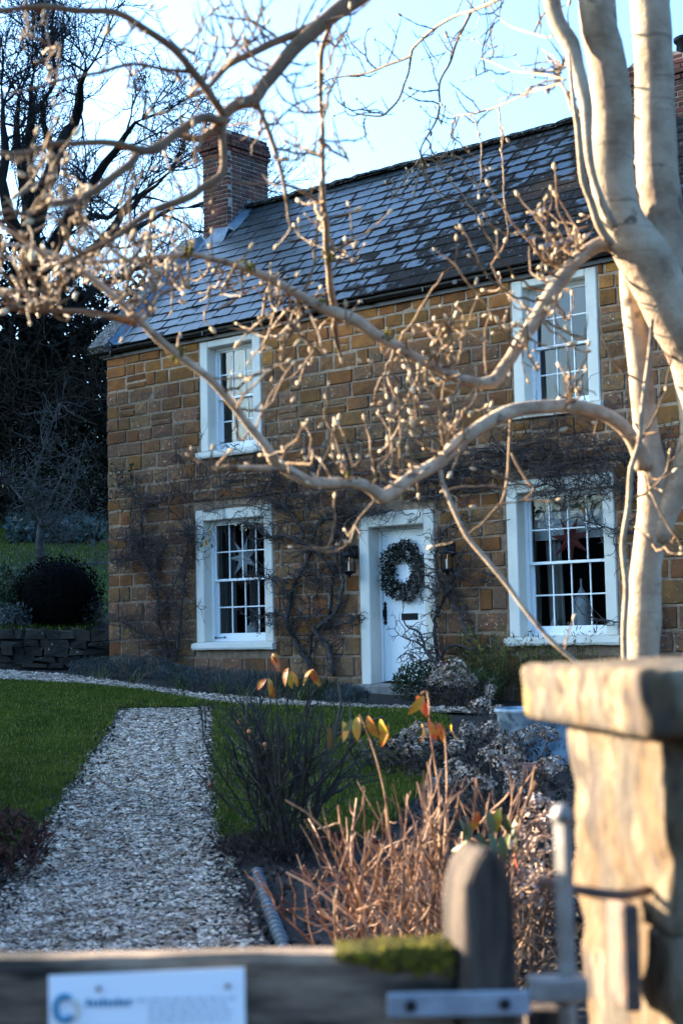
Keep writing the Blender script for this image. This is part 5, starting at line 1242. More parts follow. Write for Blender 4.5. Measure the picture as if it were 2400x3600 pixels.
# off the frame to the left: the bare trees across the lane that the upper windows mirror and the tall conifers that keep the garden in shade
for px_, lab in ((None, 'bare spreading tree beside the lane left of the garden'),):
    c = copy_tree(BIG); dx_ = np.array([-17.0, -17.5])-np.array(BIG.location[:2]); c.location = (-17.5, -11.5, float(GZ(-17.5, -11.5))); c['label'] = lab; c.rotation_euler = (0, 0, 2.1); c.scale = (.55, .55, .55)
nS = np.array([-.49, .87]); S2 = SUN[:2]; nS = np.array([S2[1], -S2[0]]); A0 = np.array([7.2, -10.9])+S2*50
def conifer(off, dd, H, R_, label):
    x, y = A0+nS*off+S2*dd; z = float(GZ(x, y)); t = thing('conifer', label, 'tree', (x, y, z), 'tall conifers across the lane')
    m = MB(); m.tube([(x, y, z-.3), (x, y, z+H*.98)], [.38, .05], 8); m.build('trunk', MAT['bark_dark'], t)
    m = MB(); k = 16
    for q in range(k):
        u = q/(k-1); zz = z+H*(.06+.90*u); rr = R_*(1-u*.72)
        th = np.linspace(0, 6.283, 14, endpoint=False); ra = rr*NR.uniform(.82, 1.12, 14)
        V = np.stack([x+ra*np.cos(th), y+ra*np.sin(th), zz-.35*rr*.5+NR.uniform(-.3, .3, 14)], 1); m.add(np.vstack([V, [[x, y, zz+H*.10]]]), [(p_, (p_+1) % 14, 14) for p_ in range(14)], NR.uniform(0, 1))
    n = 1500; u = NR.uniform(0, 1, n); a = NR.uniform(0, 6.283, n); q = R_*(1-u*.8)*NR.uniform(.85, 1.15, n); P = np.stack([x+q*np.cos(a), y+q*np.sin(a), z+H*(.04+.92*u)], 1); leaves(m, n, P, .7, ratio=.35)
    m.build('crown', MAT['yew'], t)
CW = ['nearest the gate', 'second from the gate end', 'third from the gate end', 'fourth from the gate end', 'in the middle of the row', 'fourth from the far end', 'third from the far end', 'second from the far end']
for k, (o, dd, H, R_) in enumerate(((2.9, 0, 33, 3.3), (7.0, 1, 35, 4.0), (11.2, -1, 35, 4.0), (15.4, 0, 36, 4.1), (19.6, 1, 35, 4.0), (23.8, 0, 35, 4.0), (28, -1, 35, 4.0), (32.2, 0, 35, 4.0))):
    conifer(o, dd, H, R_, 'tall dark conifer across the lane, '+CW[k])

# the hedge across the lane that the ground floor windows look out on, and two unseen hedges added to shade the gate and the path
def hedge(label, pts, h, th_, n, mat='holly', size=.12):
    pts = [np.array(p) for p in pts]; c = np.mean(pts, axis=0); t = thing('hedge', label, 'hedge', (c[0], c[1], float(GZ(*c)))); m = MB(); core = MB()
    for p, q in zip(pts, pts[1:]):
        L = np.linalg.norm(q-p); u = (q-p)/L; v = np.array([-u[1], u[0]]); k = int(n*L/sum(np.linalg.norm(b_-a_) for a_, b_ in zip(pts, pts[1:])))
        a = NR.uniform(0, L, k); s_ = NR.uniform(-1, 1, k); hh = NR.uniform(0.03, 1, k); top = NR.uniform(0, 1, k) < .3; hh = np.where(top, 1.0, hh); s_ = np.where(top, s_, np.sign(s_))
        X_ = p[0]+u[0]*a+v[0]*s_*th_/2; Y_ = p[1]+u[1]*a+v[1]*s_*th_/2; P = np.stack([X_, Y_, GZ(X_, Y_)+hh*h], 1)+NR.normal(0, size*.35, (k, 3)); leaves(m, k, P, size, ratio=.5)
        V = [np.array([*(p+v*e*th_*.42+u*f*(L if f else 0)), float(GZ(*(p+u*f*L)))+g]) for g in (-.1, h*.93) for e, f in ((-1, 0), (1, 0), (1, 1), (-1, 1))]; core.add(V, [(0,1,2,3),(7,6,5,4),(0,4,5,1),(1,5,6,2),(2,6,7,3),(3,7,4,0)])
    core.build('branches', MAT['bark_dark'], t, fix=True); m.build('foliage', MAT[mat], t)
hedge('tall clipped hedge across the lane facing the cottage', [(-40, -14), (-28, -20.5), (-8, -30), (6, -36)], 4.6, 1.4, 9000, 'holly', .30)
hedge('tall hedge added out of view to darken the gate and gatepost', [cw(-5.0, -16), cw(-4.6, 0), cw(-5.0, 16)], 2.6, 1.2, 5000, 'holly', .16)  # unseen, added to block sky light from the gate front
hedge('low clipped hedge added out of view to shade the garden path', [cw(4.6, -3.0), cw(8.0, -3.3), cw(12.0, -4.2)], .98, .5, 5000, 'box', .06)  # unseen, added so that its shadow covers the gravel path

SLOPE = [tuple(cw(a_, b_)) for a_, b_ in ((25.3, -8.5), (25.3, -4.1), (36, -4.2), (44, -4.6), (44, -11), (36, -9.5))]
grass(SLOPE, 42000, .055, 0.0, .0).build('slope_grass', MAT['grass'], kind='stuff')

# ================================================================== GATE, PILLAR, SIGN
from mathutils import noise as mnoise
def local_to_world(m):
    """mesh written as (sideways, away, up) about the photographer's standpoint, turned into world axes"""
    for k, V in enumerate(m.V):
        m.V[k] = np.stack([C0[0]+RX*V[:, 0]+FX*V[:, 1], C0[1]+RY*V[:, 0]+FY*V[:, 1], V[:, 2]], 1)
    return m
def lw(L, D_, z): return np.array([C0[0]+RX*L+FX*D_, C0[1]+RY*L+FY*D_, z])
def block(m, O, e1, e2, a0, a1, b0, b1, z0, z1, cr_=.03, er=.02, amp=.008, seed=0.0, nlev=12, rag=0.0):
    """weathered stone block: rounded rectangle outline, rounded arrises, coherent lumps"""
    pts = []
    for (ca, cb, t0) in ((a1-cr_, b1-cr_, 0), (a0+cr_, b1-cr_, 90), (a0+cr_, b0+cr_, 180), (a1-cr_, b0+cr_, 270)):
        for q in range(5):
            an = math.radians(t0+q*22.5); pts.append((ca+cr_*math.cos(an), cb+cr_*math.sin(an)))
    out = []
    for k in range(len(pts)):
        p, q = np.array(pts[k]), np.array(pts[(k+1) % len(pts)]); n = max(1, int(np.linalg.norm(q-p)/.018))
        for s in range(n): out.append(p+(q-p)*s/n)
    out = np.array(out); cen = np.array([(a0+a1)/2, (b0+b1)/2]); n = len(out)
    zz = [(z0, er)]+[(z0+er*(1-math.cos(t)), er*(1-math.sin(t))) for t in (.5, 1.0)]+[(z, 0) for z in np.linspace(z0+er, z1-er, nlev)]+[(z1-er*(1-math.cos(t)), er*(1-math.sin(t))) for t in (1.0, .5)]+[(z1, er)]
    V = []
    for z, ins in zz:
        for p in out:
            d = (p-cen); d = d/np.linalg.norm(d); q = p-d*ins; w = O+e1*q[0]+e2*q[1]; w = np.array([w[0], w[1], z])
            dd = e1*d[0]+e2*d[1]
            f = amp*(mnoise.noise(Vector((w[0]*7+seed, w[1]*7, z*5)))*.9+mnoise.noise(Vector((w[0]*26+seed, w[1]*26, z*9)))*.9+.7*mnoise.noise(Vector((w[0]*70, w[1]*70+seed, z*30)))+.8*mnoise.noise(Vector((w[0]*48+seed, w[1]*48, z*5))))
            if rag: f += rag*max(0, mnoise.noise(Vector((z*9+seed, 3.1, p[0]*3+p[1]*3))))*-1
            V.append(w+np.array([dd[0], dd[1], .25])*f)
    K = len(zz); F = [(r_*n+k, r_*n+(k+1) % n, (r_+1)*n+(k+1) % n, (r_+1)*n+k) for r_ in range(K-1) for k in range(n)]
    N_ = len(V)
    # top: two inner rings and a centre
    for s in (.66, .33):
        for p in out:
            q = cen+(p-cen)*s; w = O+e1*q[0]+e2*q[1]; V.append(np.array([w[0], w[1], z1+amp*1.6*mnoise.noise(Vector((w[0]*12+seed, w[1]*12, 7)))+amp*.4]))
    w = O+e1*cen[0]+e2*cen[1]; V.append(np.array([w[0], w[1], z1+amp*.5]))
    t0 = (K-1)*n
    F += [(t0+k, t0+(k+1) % n, N_+(k+1) % n, N_+k) for k in range(n)]+[(N_+k, N_+(k+1) % n, N_+n+(k+1) % n, N_+n+k) for k in range(n)]+[(N_+n+k, N_+n+(k+1) % n, N_+2*n) for k in range(n)]
    F += [tuple(range(n-1, -1, -1))]
    m.add(V, F)
Pc = lw(.470, 2.30, 0)[:2]; Pf = lw(.388, 2.72, 0)[:2]
e2 = (Pf-Pc)/np.linalg.norm(Pf-Pc); e1 = np.array([e2[1], -e2[0]])
if e1@np.array([RX, RY]) < 0: e1 = -e1
gp = float(GZ(*Pc)); pc_ = Pc+e1*.25+e2*.22
t = thing('stone_gatepost', 'sunlit weathered stone gatepost with a projecting cap slab', 'gatepost', (pc_[0], pc_[1], gp))
for k, (z0, z1, ins) in enumerate(((gp-.1, -.30, .0), (-.298, .235, .006), (.238, .532, -.004))):
    m = MB(); block(m, Pc, e1, e2, ins, .50, ins, .43, z0, z1, .010, .010, .010, k*5.3, 34, .02); m.build('stone', MAT['pillar'], t, smooth_=True)
m = MB(); block(m, Pc, e1, e2, -.062, .62, -.085, .485, .533, .632, .016, .018, .010, 31.7, 8); m.build('cap', MAT['pillar'], t, smooth_=True)

# gate
gz0 = lw(-.3, 2.29, 0); t = thing('wooden_gate', 'weathered wooden garden gate with a round topped stile and mossy top rail', 'gate', (gz0[0], gz0[1], float(GZ(gz0[0], gz0[1]))))
def wood_rail(L0, L1, D0, D1, z0, z1, name):
    m = MB(); n = 26; V = []
    for k, L in enumerate(np.linspace(L0, L1, n)):
        for (d, z) in ((D0, z0), (D1, z0), (D1, z1-.012), (D1-.012, z1), (D0+.012, z1), (D0, z1-.012)):
            f = mnoise.noise(Vector((L*9, d*20, z*20)))*.006; V.append((L, d+f, z+f*.8))
    F = [(q*6+p, q*6+6+p, q*6+6+(p+1) % 6, q*6+(p+1) % 6) for q in range(n-1) for p in range(6)]+[tuple(range(5, -1, -1)), tuple(range((n-1)*6, n*6))]
    m.add(V, F); local_to_world(m); return m.build(name, MAT['rail_wood'], t, smooth_=False, fix=True)
wood_rail(-1.25, .146, 2.25, 2.325, .085, .232, 'rail'); wood_rail(-1.25, .146, 2.255, 2.32, -.45, -.33, 'rail')
for L in (-1.1, -.92, -.74, -.56, -.38, -.20, -.02):
    m = MB(); m.bbox((L-.045, 2.326, -.80), (L+.045, 2.35, .06), .006); local_to_world(m); m.build('pale', MAT['wood'], t)
m = MB(); outl = [(.146, -.86), (.226, -.86), (.226, .29), (.223, .325), (.215, .352), (.203, .372), (.188, .383), (.174, .376), (.161, .358), (.150, .330), (.146, .295)]
m.prism(outl, 2.235, 2.330); V = m.V[0]; ca, sa = math.cos(.30), -math.sin(.30); V = np.stack([.190+(V[:, 0]-.190)*ca+(V[:, 1]-2.285)*sa, 2.285-(V[:, 0]-.190)*sa+(V[:, 1]-2.285)*ca, V[:, 2]], 1); m.V[0] = V+np.array([[mnoise.noise(Vector((v[0]*40, v[1]*40, v[2]*12)))*.004 for _ in range(3)] for v in V]); local_to_world(m); st = m.build('stile', MAT['wood'], t, fix=True)
bev = st.modifiers.new('bevel', 'BEVEL'); bev.width = .016; bev.segments = 3; bev.limit_method = 'ANGLE'
# moss cushion on the rail
m = MB(); n = 1700; L = NR.uniform(-.02, .146, n)*1.0; 
wgt = np.clip((L+.03)/.10, .1, 1); D_ = NR.uniform(2.243, 2.325, n); z = .232+NR.uniform(-.004, .010, n)*wgt; front = NR.uniform(0, 1, n) < .38
D_ = np.where(front, 2.246+NR.normal(0, .002, n), D_); z = np.where(front, .232-np.abs(NR.normal(0, .011, n))*wgt, z)
P = np.stack([L, D_, z], 1)
for p in P: m.ball(p, NR.uniform(.003, .0065), 5, 3, rnd=NR.uniform(0, 1))
local_to_world(m); m.build('moss', MAT['moss'], t, kind='stuff')
# spring latch strap with two bolts
m = MB(); m.bbox((.050, 2.222, .148), (.252, 2.2335, .182), .002); local_to_world(m); sp_ = m.build('latch_strap', MAT['steel'], t)
m = MB(); m.bbox((.2525, 2.222, .165), (.336, 2.262, .197), .003); local_to_world(m); m.build('latch_end', MAT['iron'], t)
for L in (.083, .216):
    m = MB(); m.ball((L, 2.220, .165), .0085, 10, 8, (1, .7, 1)); local_to_world(m); m.build('bolt_head', MAT['black'], t, smooth_=True)
m = MB(); m.bbox((.256, 2.30, -.86), (.305, 2.35, .135), .004); local_to_world(m); m.build('pale', MAT['wood'], t)
# drop bolt with ball top
rL, rD = .309, 2.25
c = lw(rL, rD, -.86); t = thing('drop_bolt', 'upright iron gate rod with a round ball top', 'bolt', c)
m = MB(); m.prism([(rL-.0125, rD), (rL, rD-.0125), (rL+.0125, rD), (rL, rD+.0125)], -.86, .415, axis='z'); local_to_world(m); m.build('rod', MAT['iron'], t, fix=True)
m = MB(); m.ball((rL+.001, rD, .424), .0165, 18, 12); local_to_world(m); m.build('ball', MAT['iron'], t, smooth_=True)
c = lw(.42, 2.36, .31); t = thing('gate_hook', 'rusty iron hook arm reaching from the stone gatepost to the gate rod', 'hook', c)
P = [lw(.283, 2.285, .322), lw(.305, 2.282, .318), lw(.345, 2.285, .309), lw(.40, 2.31, .298), lw(.455, 2.38, .292)]
m = MB(); Q, Rr = cr(P, [.006, .007, .0075, .008, .008], .01); m.tube(Q, Rr, 10); m.ball(P[0], .010, 12, 8); m.build('arm', MAT['rust'], t, smooth_=True)
m = MB(); m.bbox((.398, 2.30, .13), (.425, 2.43, .285), .005); local_to_world(m); m.build('plate', MAT['rust'], t)
# notice tacked to the gate
c = lw(-.29, 2.24, .12); t = thing('notice', 'white laminated notice with a blue logo tacked to the gate rail', 'notice', c)
m = MB(); z1 = lambda L: .2135+(L+.432)*.022
V = [(-.432, 2.240, .02), (-.152, 2.238, .026), (-.152, 2.2375, z1(-.152)), (-.432, 2.2395, z1(-.432))]; m.add(V+[(a, b+.0012, c_) for a, b, c_ in V], [(0,1,2,3),(7,6,5,4),(0,4,5,1),(1,5,6,2),(2,6,7,3),(3,7,4,0)]); local_to_world(m); m.build('sheet', MAT['sign'], t, fix=True)
for L in (-.360, -.176):
    m = MB(); m.ball((L, 2.236, .1945), .0038, 8, 6); local_to_world(m); m.build('tack', MAT['rust'], t, smooth_=True)
m = MB(); th = np.linspace(.9, 5.6, 16); m.tube([(-.409+.013*math.cos(a), 2.2370, .168+.017*math.sin(a)) for a in th], .0045, 6); local_to_world(m); m.build('logo', MAT['print_teal'], t)
m = MB(); th = np.linspace(-.9, .9, 8); m.tube([(-.404+.014*math.cos(a), 2.2372, .166+.018*math.sin(a)) for a in th], .003, 6); local_to_world(m); m.build('logo', MAT['print_sand'], t)
m = MB()
for k in range(9):
    x = -.378+k*.0072; m.bbox((x, 2.2366, .170), (x+.0052, 2.2378, .170+(.008 if k % 3 else .0105)), .0008)
local_to_world(m); m.build('print', MAT['print_teal'], t, kind='stuff')
m = MB()
for r_ in range(4):
    x = -.32+(.03 if r_ else .0)
    while x < -.175:
        w = NR.uniform(.006, .016); m.bbox((x, 2.2366, .176-r_*.0095), (x+w, 2.2376, .1795-r_*.0095), .0006); x += w+.004
for r_ in range(2):
    x = -.40
    while x < -.19: w = NR.uniform(.006, .018); m.bbox((x, 2.2366, .128-r_*.010), (x+w, 2.2378, .1315-r_*.010), .0006); x += w+.004
local_to_world(m); m.build('print', MAT['print_grey'], t, kind='stuff')

# rope edging beside the path, pale blue tub behind the hydrangeas
P = [gpt(*q) for q in ((903,3088),(919,3135),(950,3228),(990,3335),(1030,3440))]; P = [p+(0, 0, .03) for p in P]; Q, _ = cr(P, .02, .006)
T = np.gradient(Q, axis=0); T /= np.linalg.norm(T, axis=1, keepdims=True); A = np.cross(T, (0, 0, 1.0)); A /= np.linalg.norm(A, axis=1, keepdims=True); B = np.cross(A, T); sl_ = np.concatenate([[0], np.cumsum(np.linalg.norm(np.diff(Q, axis=0), axis=1))])
t = thing('rope_edging', 'blue grey rope twist edging along the right side of the gravel path', 'edging', P[1])
for k in range(3):
    ph = sl_*2*math.pi/.088+k*2.094; m = MB(); m.tube(Q+A*(.019*np.cos(ph))[:, None]+B*(.019*np.sin(ph))[:, None], .0145, 8, k*.31); m.build('strand', MAT['edging'], t, smooth_=True)  # strands differ in tone, the twist's groove shade put into their colour
c = gpt(1905, 2640); cz = float(GZ(c[0], c[1])); p = at(1880, 2560, 13.2); cz = float(GZ(p[0], p[1])); t = thing('planter_tub', 'round pale blue tub half hidden behind the dried hydrangeas', 'planter', (p[0], p[1], cz))
m = MB(); m.lathe([(.27, -.02), (.30, .20), (.33, .44), (.35, .455), (.35, .48), (.32, .485), (.305, .44), (.28, .30)], 28, (p[0], p[1], cz)); m.build('tub', MAT['planter'], t, smooth_=True)
m = MB(); m.lathe([(.001, .41), (.30, .40)], 20, (p[0], p[1], cz)); m.build('soil', MAT['soil'], t)
p = at(1850, 2650, 10.9); q = float(GZ(p[0], p[1])); t = thing('terracotta_pot', 'terracotta pot almost hidden among the hydrangea stems', 'pot', (p[0], p[1], q))
m = MB(); m.lathe([(.10, 0), (.15, .24), (.165, .24), (.17, .29), (.15, .29), (.13, .2)], 20, (p[0], p[1], q)); m.build('pot', MAT['terracotta'], t, smooth_=True)

# ================================================================== MAGNOLIA
base = at(2262, 3000, 5.75); base[2] = float(GZ(base[0], base[1]))
mag = thing('magnolia_tree', 'pale barked magnolia in bud with three stems spreading across the view', 'tree', base)
LIMBS = []
def limb(name, pts, D0, D1, n=12, mat='mag_limb', dens=0.0, lump=.05, dmid=None):
    k = len(pts); D_ = np.linspace(D0, D1, k)
    if dmid is not None: D_ = np.interp(np.linspace(0, 1, k), [0, .5, 1], [D0, dmid, D1])
    P = [at(a, b, d) for (a, b, r_), d in zip(pts, D_)]; Rr = [r_*d/FPX for (a, b, r_), d in zip(pts, D_)]
    Q, R2 = cr(P, Rr, .03); R2 = R2*(1+.05*np.array([mnoise.noise(Vector(q*9)) for q in Q]))
    m = MB(); m.tube(Q, R2, n, lump=lump*.35); m.build(name, MAT[mat], mag, smooth_=True); LIMBS.append((Q, R2, dens)); return Q, R2
bz = at(2258, 2600, 5.6)
limb('trunk', [(2262,3060,66),(2258,2600,58),(2258,2330,55),(2264,2163,60),(2268,2010,55),(2292,1832,56),(2300,1700,58),(2276,1570,47),(2258,1412,41),(2246,1260,42),(2228,1106,41),(2214,1000,36),(2212,900,34)], 5.62, 5.6, 20, 'mag_bark', .0)
limb('trunk', [(2095,-260,64),(2095,-60,66),(2105,102,66),(2130,204,67),(2151,408,72),(2149,612,76),(2182,765,80),(2228,851,87),(2290,953,95),(2355,1106,86),(2416,1234,76),(2442,1361,71),(2457,1490,66),(2437,1577,60),(2396,1679,52),(2340,1790,46),(2306,1900,44)], 5.35, 5.6, 20, 'mag_bark', 1.2)
limb('trunk', [(2265,-240,70),(2283,0,72),(2296,204,67),(2301,408,70),(2309,612,73),(2330,765,73),(2330,870,80),(2325,960,80)], 5.55, 5.5, 20, 'mag_bark', 1.5)
limb('branch', [(1905,-140,30),(1932,-30,30),(1957,76,30),(2003,153,32),(2023,230,28),(2044,306,26),(2059,383,22),(2063,485,17),(2072,570,15),(2092,650,14),(2125,730,14),(2160,800,14)], 5.4, 5.25, 12, 'mag_bark', 2.0)
limb('branch', [(2000,190,3),(2006,270,6),(2018,380,9),(2028,434,11),(2039,561,12),(2049,638,13),(2075,704,14),(2105,796,15),(2150,860,16)], 5.15, 5.3, 10, 'mag_bark', 2.0)
limb('branch', [(2200,880,30),(2177,871,28),(2131,856,27),(2090,866,26),(2034,907,25),(1988,958,27),(1937,1030,27),(1886,1116,25),(1830,1198,23),(1794,1259,22),(1758,1310,23),(1733,1341,25),(1677,1346,20),(1600,1325,19),(1540,1295,18),(1453,1254,19),(1387,1213,19),(1320,1178,20),(1259,1132,24),(1198,1106,24),(1132,1081,19),(1065,1045,16),(1004,1009,16),(953,984,15),(902,958,15),(851,938,13),(800,922,13),(740,909,11),(663,893,11),(560,905,10),(430,915,9),(300,920,8),(150,880,7),(-20,850,6)], 5.5, 5.0, 12, 'mag_limb', 3.0)
limb('branch', [(2262,1640,34),(2245,1590,30),(2222,1545,27),(2187,1499,26),(2136,1463,26),(2085,1443,26),(2018,1428,25),(1957,1428,25),(1881,1433,25),(1804,1443,25),(1733,1473,25),(1661,1519,25),(1600,1565,25),(1540,1627,25),(1463,1667,24),(1412,1703,23),(1371,1734,25),(1341,1744,27),(1310,1723,21),(1259,1698,20),(1183,1698,19),(1106,1698,20),(1055,1678,20),(994,1642,20),(958,1611,21),(933,1565,15),(877,1499,14),(831,1438,14),(800,1402,14),(731,1326,14),(655,1270,14),(594,1224,14),(543,1178,14),(492,1127,13),(431,1066,13),(357,1006,12),(286,950,11),(230,919,10),(168,900,9),(102,858,8),(40,815,7),(-20,780,6)], 5.55, 4.5, 12, 'mag_limb', 2.8)
limb('branch', [(975,1645,14),(920,1646,11),(835,1642,9)], 4.95, 4.9, 10, 'mag_limb', 3)
limb('branch', [(480,1138,13),(367,1108,11),(281,1095,11),(204,1095,10),(102,1090,9),(30,1085,8),(-20,1110,7)], 4.75, 4.4, 10, 'mag_brown', 7)
limb('branch', [(1340,-70,33),(1260,-10,32),(1198,31,30),(1147,71,28),(1086,122,28),(1030,173,26),(973,245,25),(922,306,24),(892,352,24),(851,362,22),(810,383,21),(776,420,20)], 5.0, 4.5, 12, 'mag_brown', 7)
limb('branch', [(1150,60,16),(1060,110,15),(960,150,14),(880,190,13),(800,230,12),(740,300,9),(690,330,6)], 4.9, 4.5, 10, 'mag_brown', 8)
limb('branch', [(790,408,16),(776,388,15),(735,327,15),(673,245,15),(612,173,14),(510,102,13),(408,43,12),(281,38,11),(153,23,11),(0,38,9),(-40,42,9)], 4.5, 4.2, 12, 'mag_brown', 3.5)
limb('branch', [(665,252,9),(587,245,7),(459,224,7),(357,255,7),(255,270,6),(153,301,6),(40,330,5)], 4.42, 4.3, 8, 'mag_brown', 4)
limb('branch', [(790,420,17),(765,423,16),(714,413,16),(663,439,16),(602,485,16),(551,520,17),(500,531,17),(434,510,13),(357,500,12),(255,505,11),(179,505,11),(102,536,10),(30,541,9),(-20,541,9)], 4.5, 3.9, 12, 'mag_brown', 3.5)
limb('branch', [(480,545,15),(459,577,15),(398,622,15),(332,673,14),(265,704,13),(204,714,12),(143,735,11),(92,755,10),(30,740,9),(-15,760,8)], 4.2, 3.9, 12, 'mag_brown', 6)
limb('branch', [(788,425,15),(782,459,13),(786,587,13),(765,628,14),(714,658,14),(673,689,15),(612,714,14),(541,740,14),(485,775,12),(434,815,11),(380,850,9),(300,890,8),(200,930,6)], 4.5, 4.25, 12, 'mag_brown', 6)
limb('branch', [(1172,66,8),(1132,168,9),(1127,255,10),(1127,357,8),(1134,459,8),(1134,587,8),(1137,704,10),(1137,735,11),(1147,800,12),(1147,866,12),(1157,953,12),(1162,1019,13),(1180,1095,14)], 4.95, 5.27, 8, 'mag_twig', 8)
limb('branch', [(1134,722,8),(1121,709,7),(1055,668,6),(1004,650,5),(938,645,4)], 5.1, 5.0, 7, 'mag_twig', 4)
limb('branch', [(905,362,10),(910,378,9),(953,485,9),(989,602,8),(1009,714,6)], 4.55, 4.6, 8, 'mag_twig', 5)
limb('branch', [(2095,-230,12),(1900,-120,8),(1800,-40,7),(1745,0,7),(1702,20,7),(1651,41,6),(1600,56,6),(1524,102,5),(1453,168,5),(1438,199,5),(1356,230,5),(1295,255,4),(1234,265,4),(1167,275,3)], 6.3, 8.6, 7, 'mag_twig', 5)
limb('branch', [(1655,42,6),(1626,102,5),(1600,158,5),(1581,219,5),(1550,275,4),(1542,316,4),(1545,367,4),(1535,418,4),(1504,474,3),(1479,520,3),(1479,556,3)], 7.4, 8.6, 7, 'mag_twig', 6)
limb('branch', [(1443,199,5),(1435,255,4),(1420,296,4),(1402,347,4),(1366,388,4),(1336,408,4),(1269,403,3)], 8.0, 8.6, 7, 'mag_twig', 6)
limb('branch', [(2010,390,6),(1975,300,5),(1930,305,5),(1850,330,4),(1760,370,4),(1680,395,4),(1600,408,3)], 5.6, 7.6, 7, 'mag_twig', 3.5)
limb('branch', [(1985,280,5),(1930,265,5),(1860,255,4),(1800,250,4),(1720,215,3),(1690,205,3)], 5.6, 7.6, 7, 'mag_twig', 3.5)
limb('branch', [(1960,90,5),(1935,130,4),(1880,120,4),(1800,95,4),(1755,60,3),(1760,20,3)], 5.6, 7.6, 7, 'mag_twig', 3.5)
limb('branch', [(1548,1655,9),(1552,1690,8),(1569,1733,8),(1603,1813,8),(1641,1886,9),(1695,1951,9),(1775,2047,9),(1832,2127,8),(1890,2200,8),(1950,2265,8),(2045,2345,8),(2120,2420,8)], 5.2, 5.0, 9, 'mag_limb', 1.2)
limb('branch', [(1795,1450,6),(1790,1565,6),(1787,1611,5),(1783,1680,5),(1767,1756,5),(1740,1790,4),(1690,1845,4),(1660,1865,4)], 5.35, 5.3, 8, 'mag_twig', 6)
limb('branch', [(1793,1580,5),(1815,1630,5),(1855,1695,5),(1875,1722,4),(1850,1750,4),(1828,1765,4)], 5.35, 5.3, 8, 'mag_twig', 6)
limb('branch', [(2292,1120,6),(2289,1157,7),(2279,1259,8),(2258,1412,8),(2243,1565,9),(2217,1643,10),(2207,1780,10),(2187,1918,10),(2200,2061,11),(2192,2214,11),(2194,2400,11),(2194,3000,12)], 5.3, 5.35, 10, 'mag_limb', 1.2)

BUDS = []
tw = MB()
def bud_at(p, d, s): BUDS.append((p, d, s))
def mtwig(p, d, L, r, lev, budp=.9):
    n = max(3, int(L/NR.uniform(.026, .042))); d = unit(d); P = [np.array(p, float)]; RR = [r*1.15]
    for k in range(n):
        d = unit(d+NR.normal(0, .25, 3)+np.array([0, 0, .17 if k > n*.3 else .04])); q = P[-1]+d*(L/n); rk = r*(1-.45*(k+1)/n)
        P += [P[-1]+d*(L/n)*.72, q]; RR += [rk, rk*NR.uniform(1.2, 1.75)]
    RR[-1] = RR[-2]; tw.tube(np.array(P), RR, 5, NR.uniform(0, 1), cap=False); P = np.array(P)[::2]
    if NR.uniform() < budp: bud_at(P[-1], unit(P[-1]-P[-2]), NR.uniform(.65, 1.35)*(1.15 if lev else .85))
    for k in range(2, n):
        u = NR.uniform()
        if u < .20:
            e = unit(unit(P[k]-P[k-1])*.8+NR.normal(0, .65, 3)+(0, 0, .35))
            if lev > 0: mtwig(P[k], e, L*NR.uniform(.25, .6), r*.75, lev-1, budp)
            else:
                l2 = NR.uniform(.012, .045); q = P[k]+e*l2; tw.tube([P[k], P[k]+e*l2*.5+NR.normal(0, .002, 3), q], [r*.75, r*.7, r*.6], 5, NR.uniform(0, 1), cap=False)
                if NR.uniform() < budp*.85: bud_at(q, unit(e+(0, 0, .4)), NR.uniform(.6, 1.1))
for Q, Rr, dens in LIMBS:
    if dens <= 0: continue
    seg = np.linalg.norm(np.diff(Q, axis=0), axis=1)
    for k in range(2, len(Q)-1):
        px_, py_, dd = pix(Q[k])
        if not (-150 < px_ < 2520 and -120 < py_ < 2400): continue
        boost = 1.0
        sky_ = py_ < 520 and px_ > 600
        if px_ < 760 and 560 < py_ < 1250: boost = 1.7
        if NR.uniform() < dens*seg[k-1]*boost:
            tdir = unit(Q[k+1]-Q[k-1]); d = NR.normal(0, 1, 3)+_r*0; d = unit(d-tdir*(d@tdir)*.6+np.array([0, 0, .45]))
            mtwig(Q[k]+d*Rr[k]*.6, d, NR.uniform(.08, .36), NR.uniform(.0028, .0048), 1, .35 if sky_ else .92)
    if dens >= 2.5: mtwig(Q[-1], Q[-1]-Q[-3], .16, max(.002, Rr[-1]*.8), 1)
# longer shoots that carry the dense sprays of buds
ALLQ = np.vstack([q for q, _, d_ in LIMBS if d_ >= 2.5]); apx, apy, aD = np.array([pix(q) for q in ALLQ]).T
def spray(px_, py_, n, sx, sy, budp=.92):
    for _ in range(n):
        x, y = px_+NR.normal(0, sx), py_+NR.normal(0, sy)
        dd = (apx-x)**2+(apy-y)**2; k = int(np.argmin(dd*NR.uniform(.8, 1.25, len(dd))))
        tgt = at(x, y, aD[k]+NR.normal(0, .18)); p = ALLQ[k]; L = np.linalg.norm(tgt-p)
        if L > .75 or L < .02: continue
        mid = (p+tgt)/2+NR.normal(0, .16, 3)*L+np.array([0, 0, -.12*L]); Q, Rr = cr([p, mid, tgt], [.0048, .004, .0032], .03); Q[1:-1] += NR.normal(0, .004, Q[1:-1].shape); tw.tube(Q, Rr, 5, NR.uniform(0, 1), cap=False)
        d = unit(tgt-mid); mtwig(tgt, d, NR.uniform(.06, .16), .0034, 1, budp); bud_at(Q[len(Q)//2], unit(NR.normal(0, .5, 3)+(0, 0, .6)), .9)
        for _ in range(2): mtwig(Q[NR.integers(1, len(Q))], unit(NR.normal(0, .8, 3)+(0, 0, .4)), NR.uniform(.05, .14), .003, 0, budp)
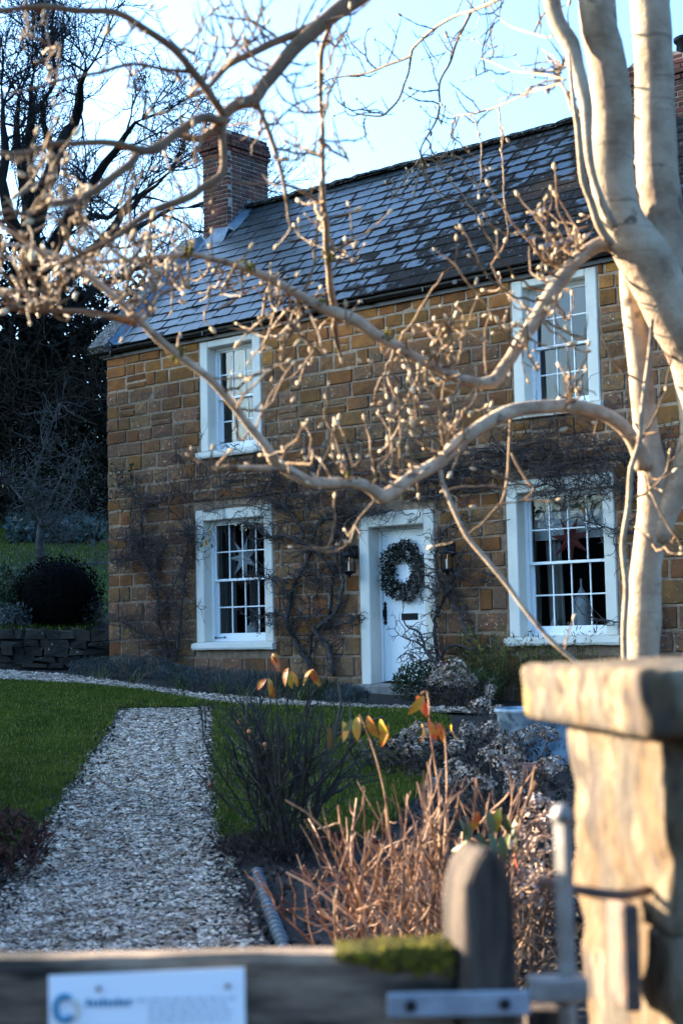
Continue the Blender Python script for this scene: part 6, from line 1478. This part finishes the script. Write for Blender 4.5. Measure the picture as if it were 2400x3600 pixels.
for a in ((120,930,9,90,80),(330,950,10,100,60),(500,980,9,90,70),(60,780,4,60,60),(300,760,5,120,60),(560,860,5,80,60),(180,1040,8,90,40),(650,1000,8,70,60),(90,620,4,60,60),(1420,1420,6,90,90),(1560,1350,6,90,80),(1300,1560,5,80,80),(1480,1560,4,80,60),(1620,1480,3,60,60),(1500,1150,5,110,40),(1640,1180,6,80,50),(1850,760,7,90,70),(1980,800,6,70,70),(1760,930,5,90,60),(1900,980,5,70,50),(1960,1200,5,90,60),(2000,1330,4,60,60),(1050,1150,6,90,40),(900,1060,5,70,50),(950,1230,6,60,60),(1150,1560,6,70,40),(1700,640,5,60,50),(1180,820,4,60,60),(1350,700,3,90,40),(2370,1980,3,20,120),(2350,1500,2,40,100),(1000,1420,3,30,60)): spray(*a)
for a in ((960,330,7,80,80),(1130,300,5,40,90),(860,120,7,80,50),(1050,560,4,50,50),(1860,250,4,80,80),(1950,380,2,50,60),(1560,470,4,50,40),(640,300,4,80,50),(230,130,5,110,50)): spray(*a, .35)
tw.build('twigs', MAT['mag_twig'], mag, kind='stuff')
def bud_proto(k):
    m = MB(); r = random.Random(k); pr = [(.05, 0), (.13, .06), (.20, .22), (.235, .42), (.20, .65), (.12, .84), (.03, .98), (.001, 1.0)]; m.lathe([(a*r.uniform(.93, 1.07), b) for a, b in pr], 6); V = m.V[0]; V[:, 0] += .07*np.sin(V[:, 2]*3); return m
BP = [bud_proto(k) for k in range(3)]; BM = [mesh_from(p, 'bud', MAT['bud'], smooth_=True) for p in BP]
sc_ = []
for p, d, s in BUDS:
    px_, py_, dd = pix(p); sc_.append(((s/dd)**2 if (-20 < px_ < 2420 and -20 < py_ < 2400) else 0, p, d, s))
sc_.sort(key=lambda q: -q[0]); mb = MB()
for k, (w, p, d, s) in enumerate(sc_):
    L = .0245*s; q = Vector(d).to_track_quat('Z', 'Y')
    if k < 300: o = place('bud', BM[k % 3], mag, p, (L, L, L)); o.rotation_euler = q.to_euler()
    else:
        Rm = np.array(q.to_matrix()); V = (BP[k % 3].V[0]*L)@Rm.T+p
        for f in BP[k % 3].F: mb.F.append(f+mb.n)
        mb.V.append(V); mb.A.append(np.full(len(V), NR.uniform())); mb.n += len(V)
if mb.n: mb.build('buds', MAT['bud'], mag, smooth_=True, kind='stuff')
# tufts of moss on the older limbs
m = MB()
for px_, py_, dd in ((1295,1335,5.25),(1220,1550,5.25),(1140,1095,5.27),(815,1110,5.0),(725,1105,4.9),(1500,1270,5.3),(1718,1150,5.35),(680,890,5.1),(1290,880,5.2)):
    dq = (apx-px_)**2+(apy-py_)**2; c = ALLQ[int(np.argmin(dq))]
    for _ in range(40): m.ball(c+NR.normal(0, .012, 3)+(0, 0, .008), NR.uniform(.003, .007), 5, 3, rnd=NR.uniform(0, 1))
m.build('moss', MAT['moss'], mag, kind='stuff')
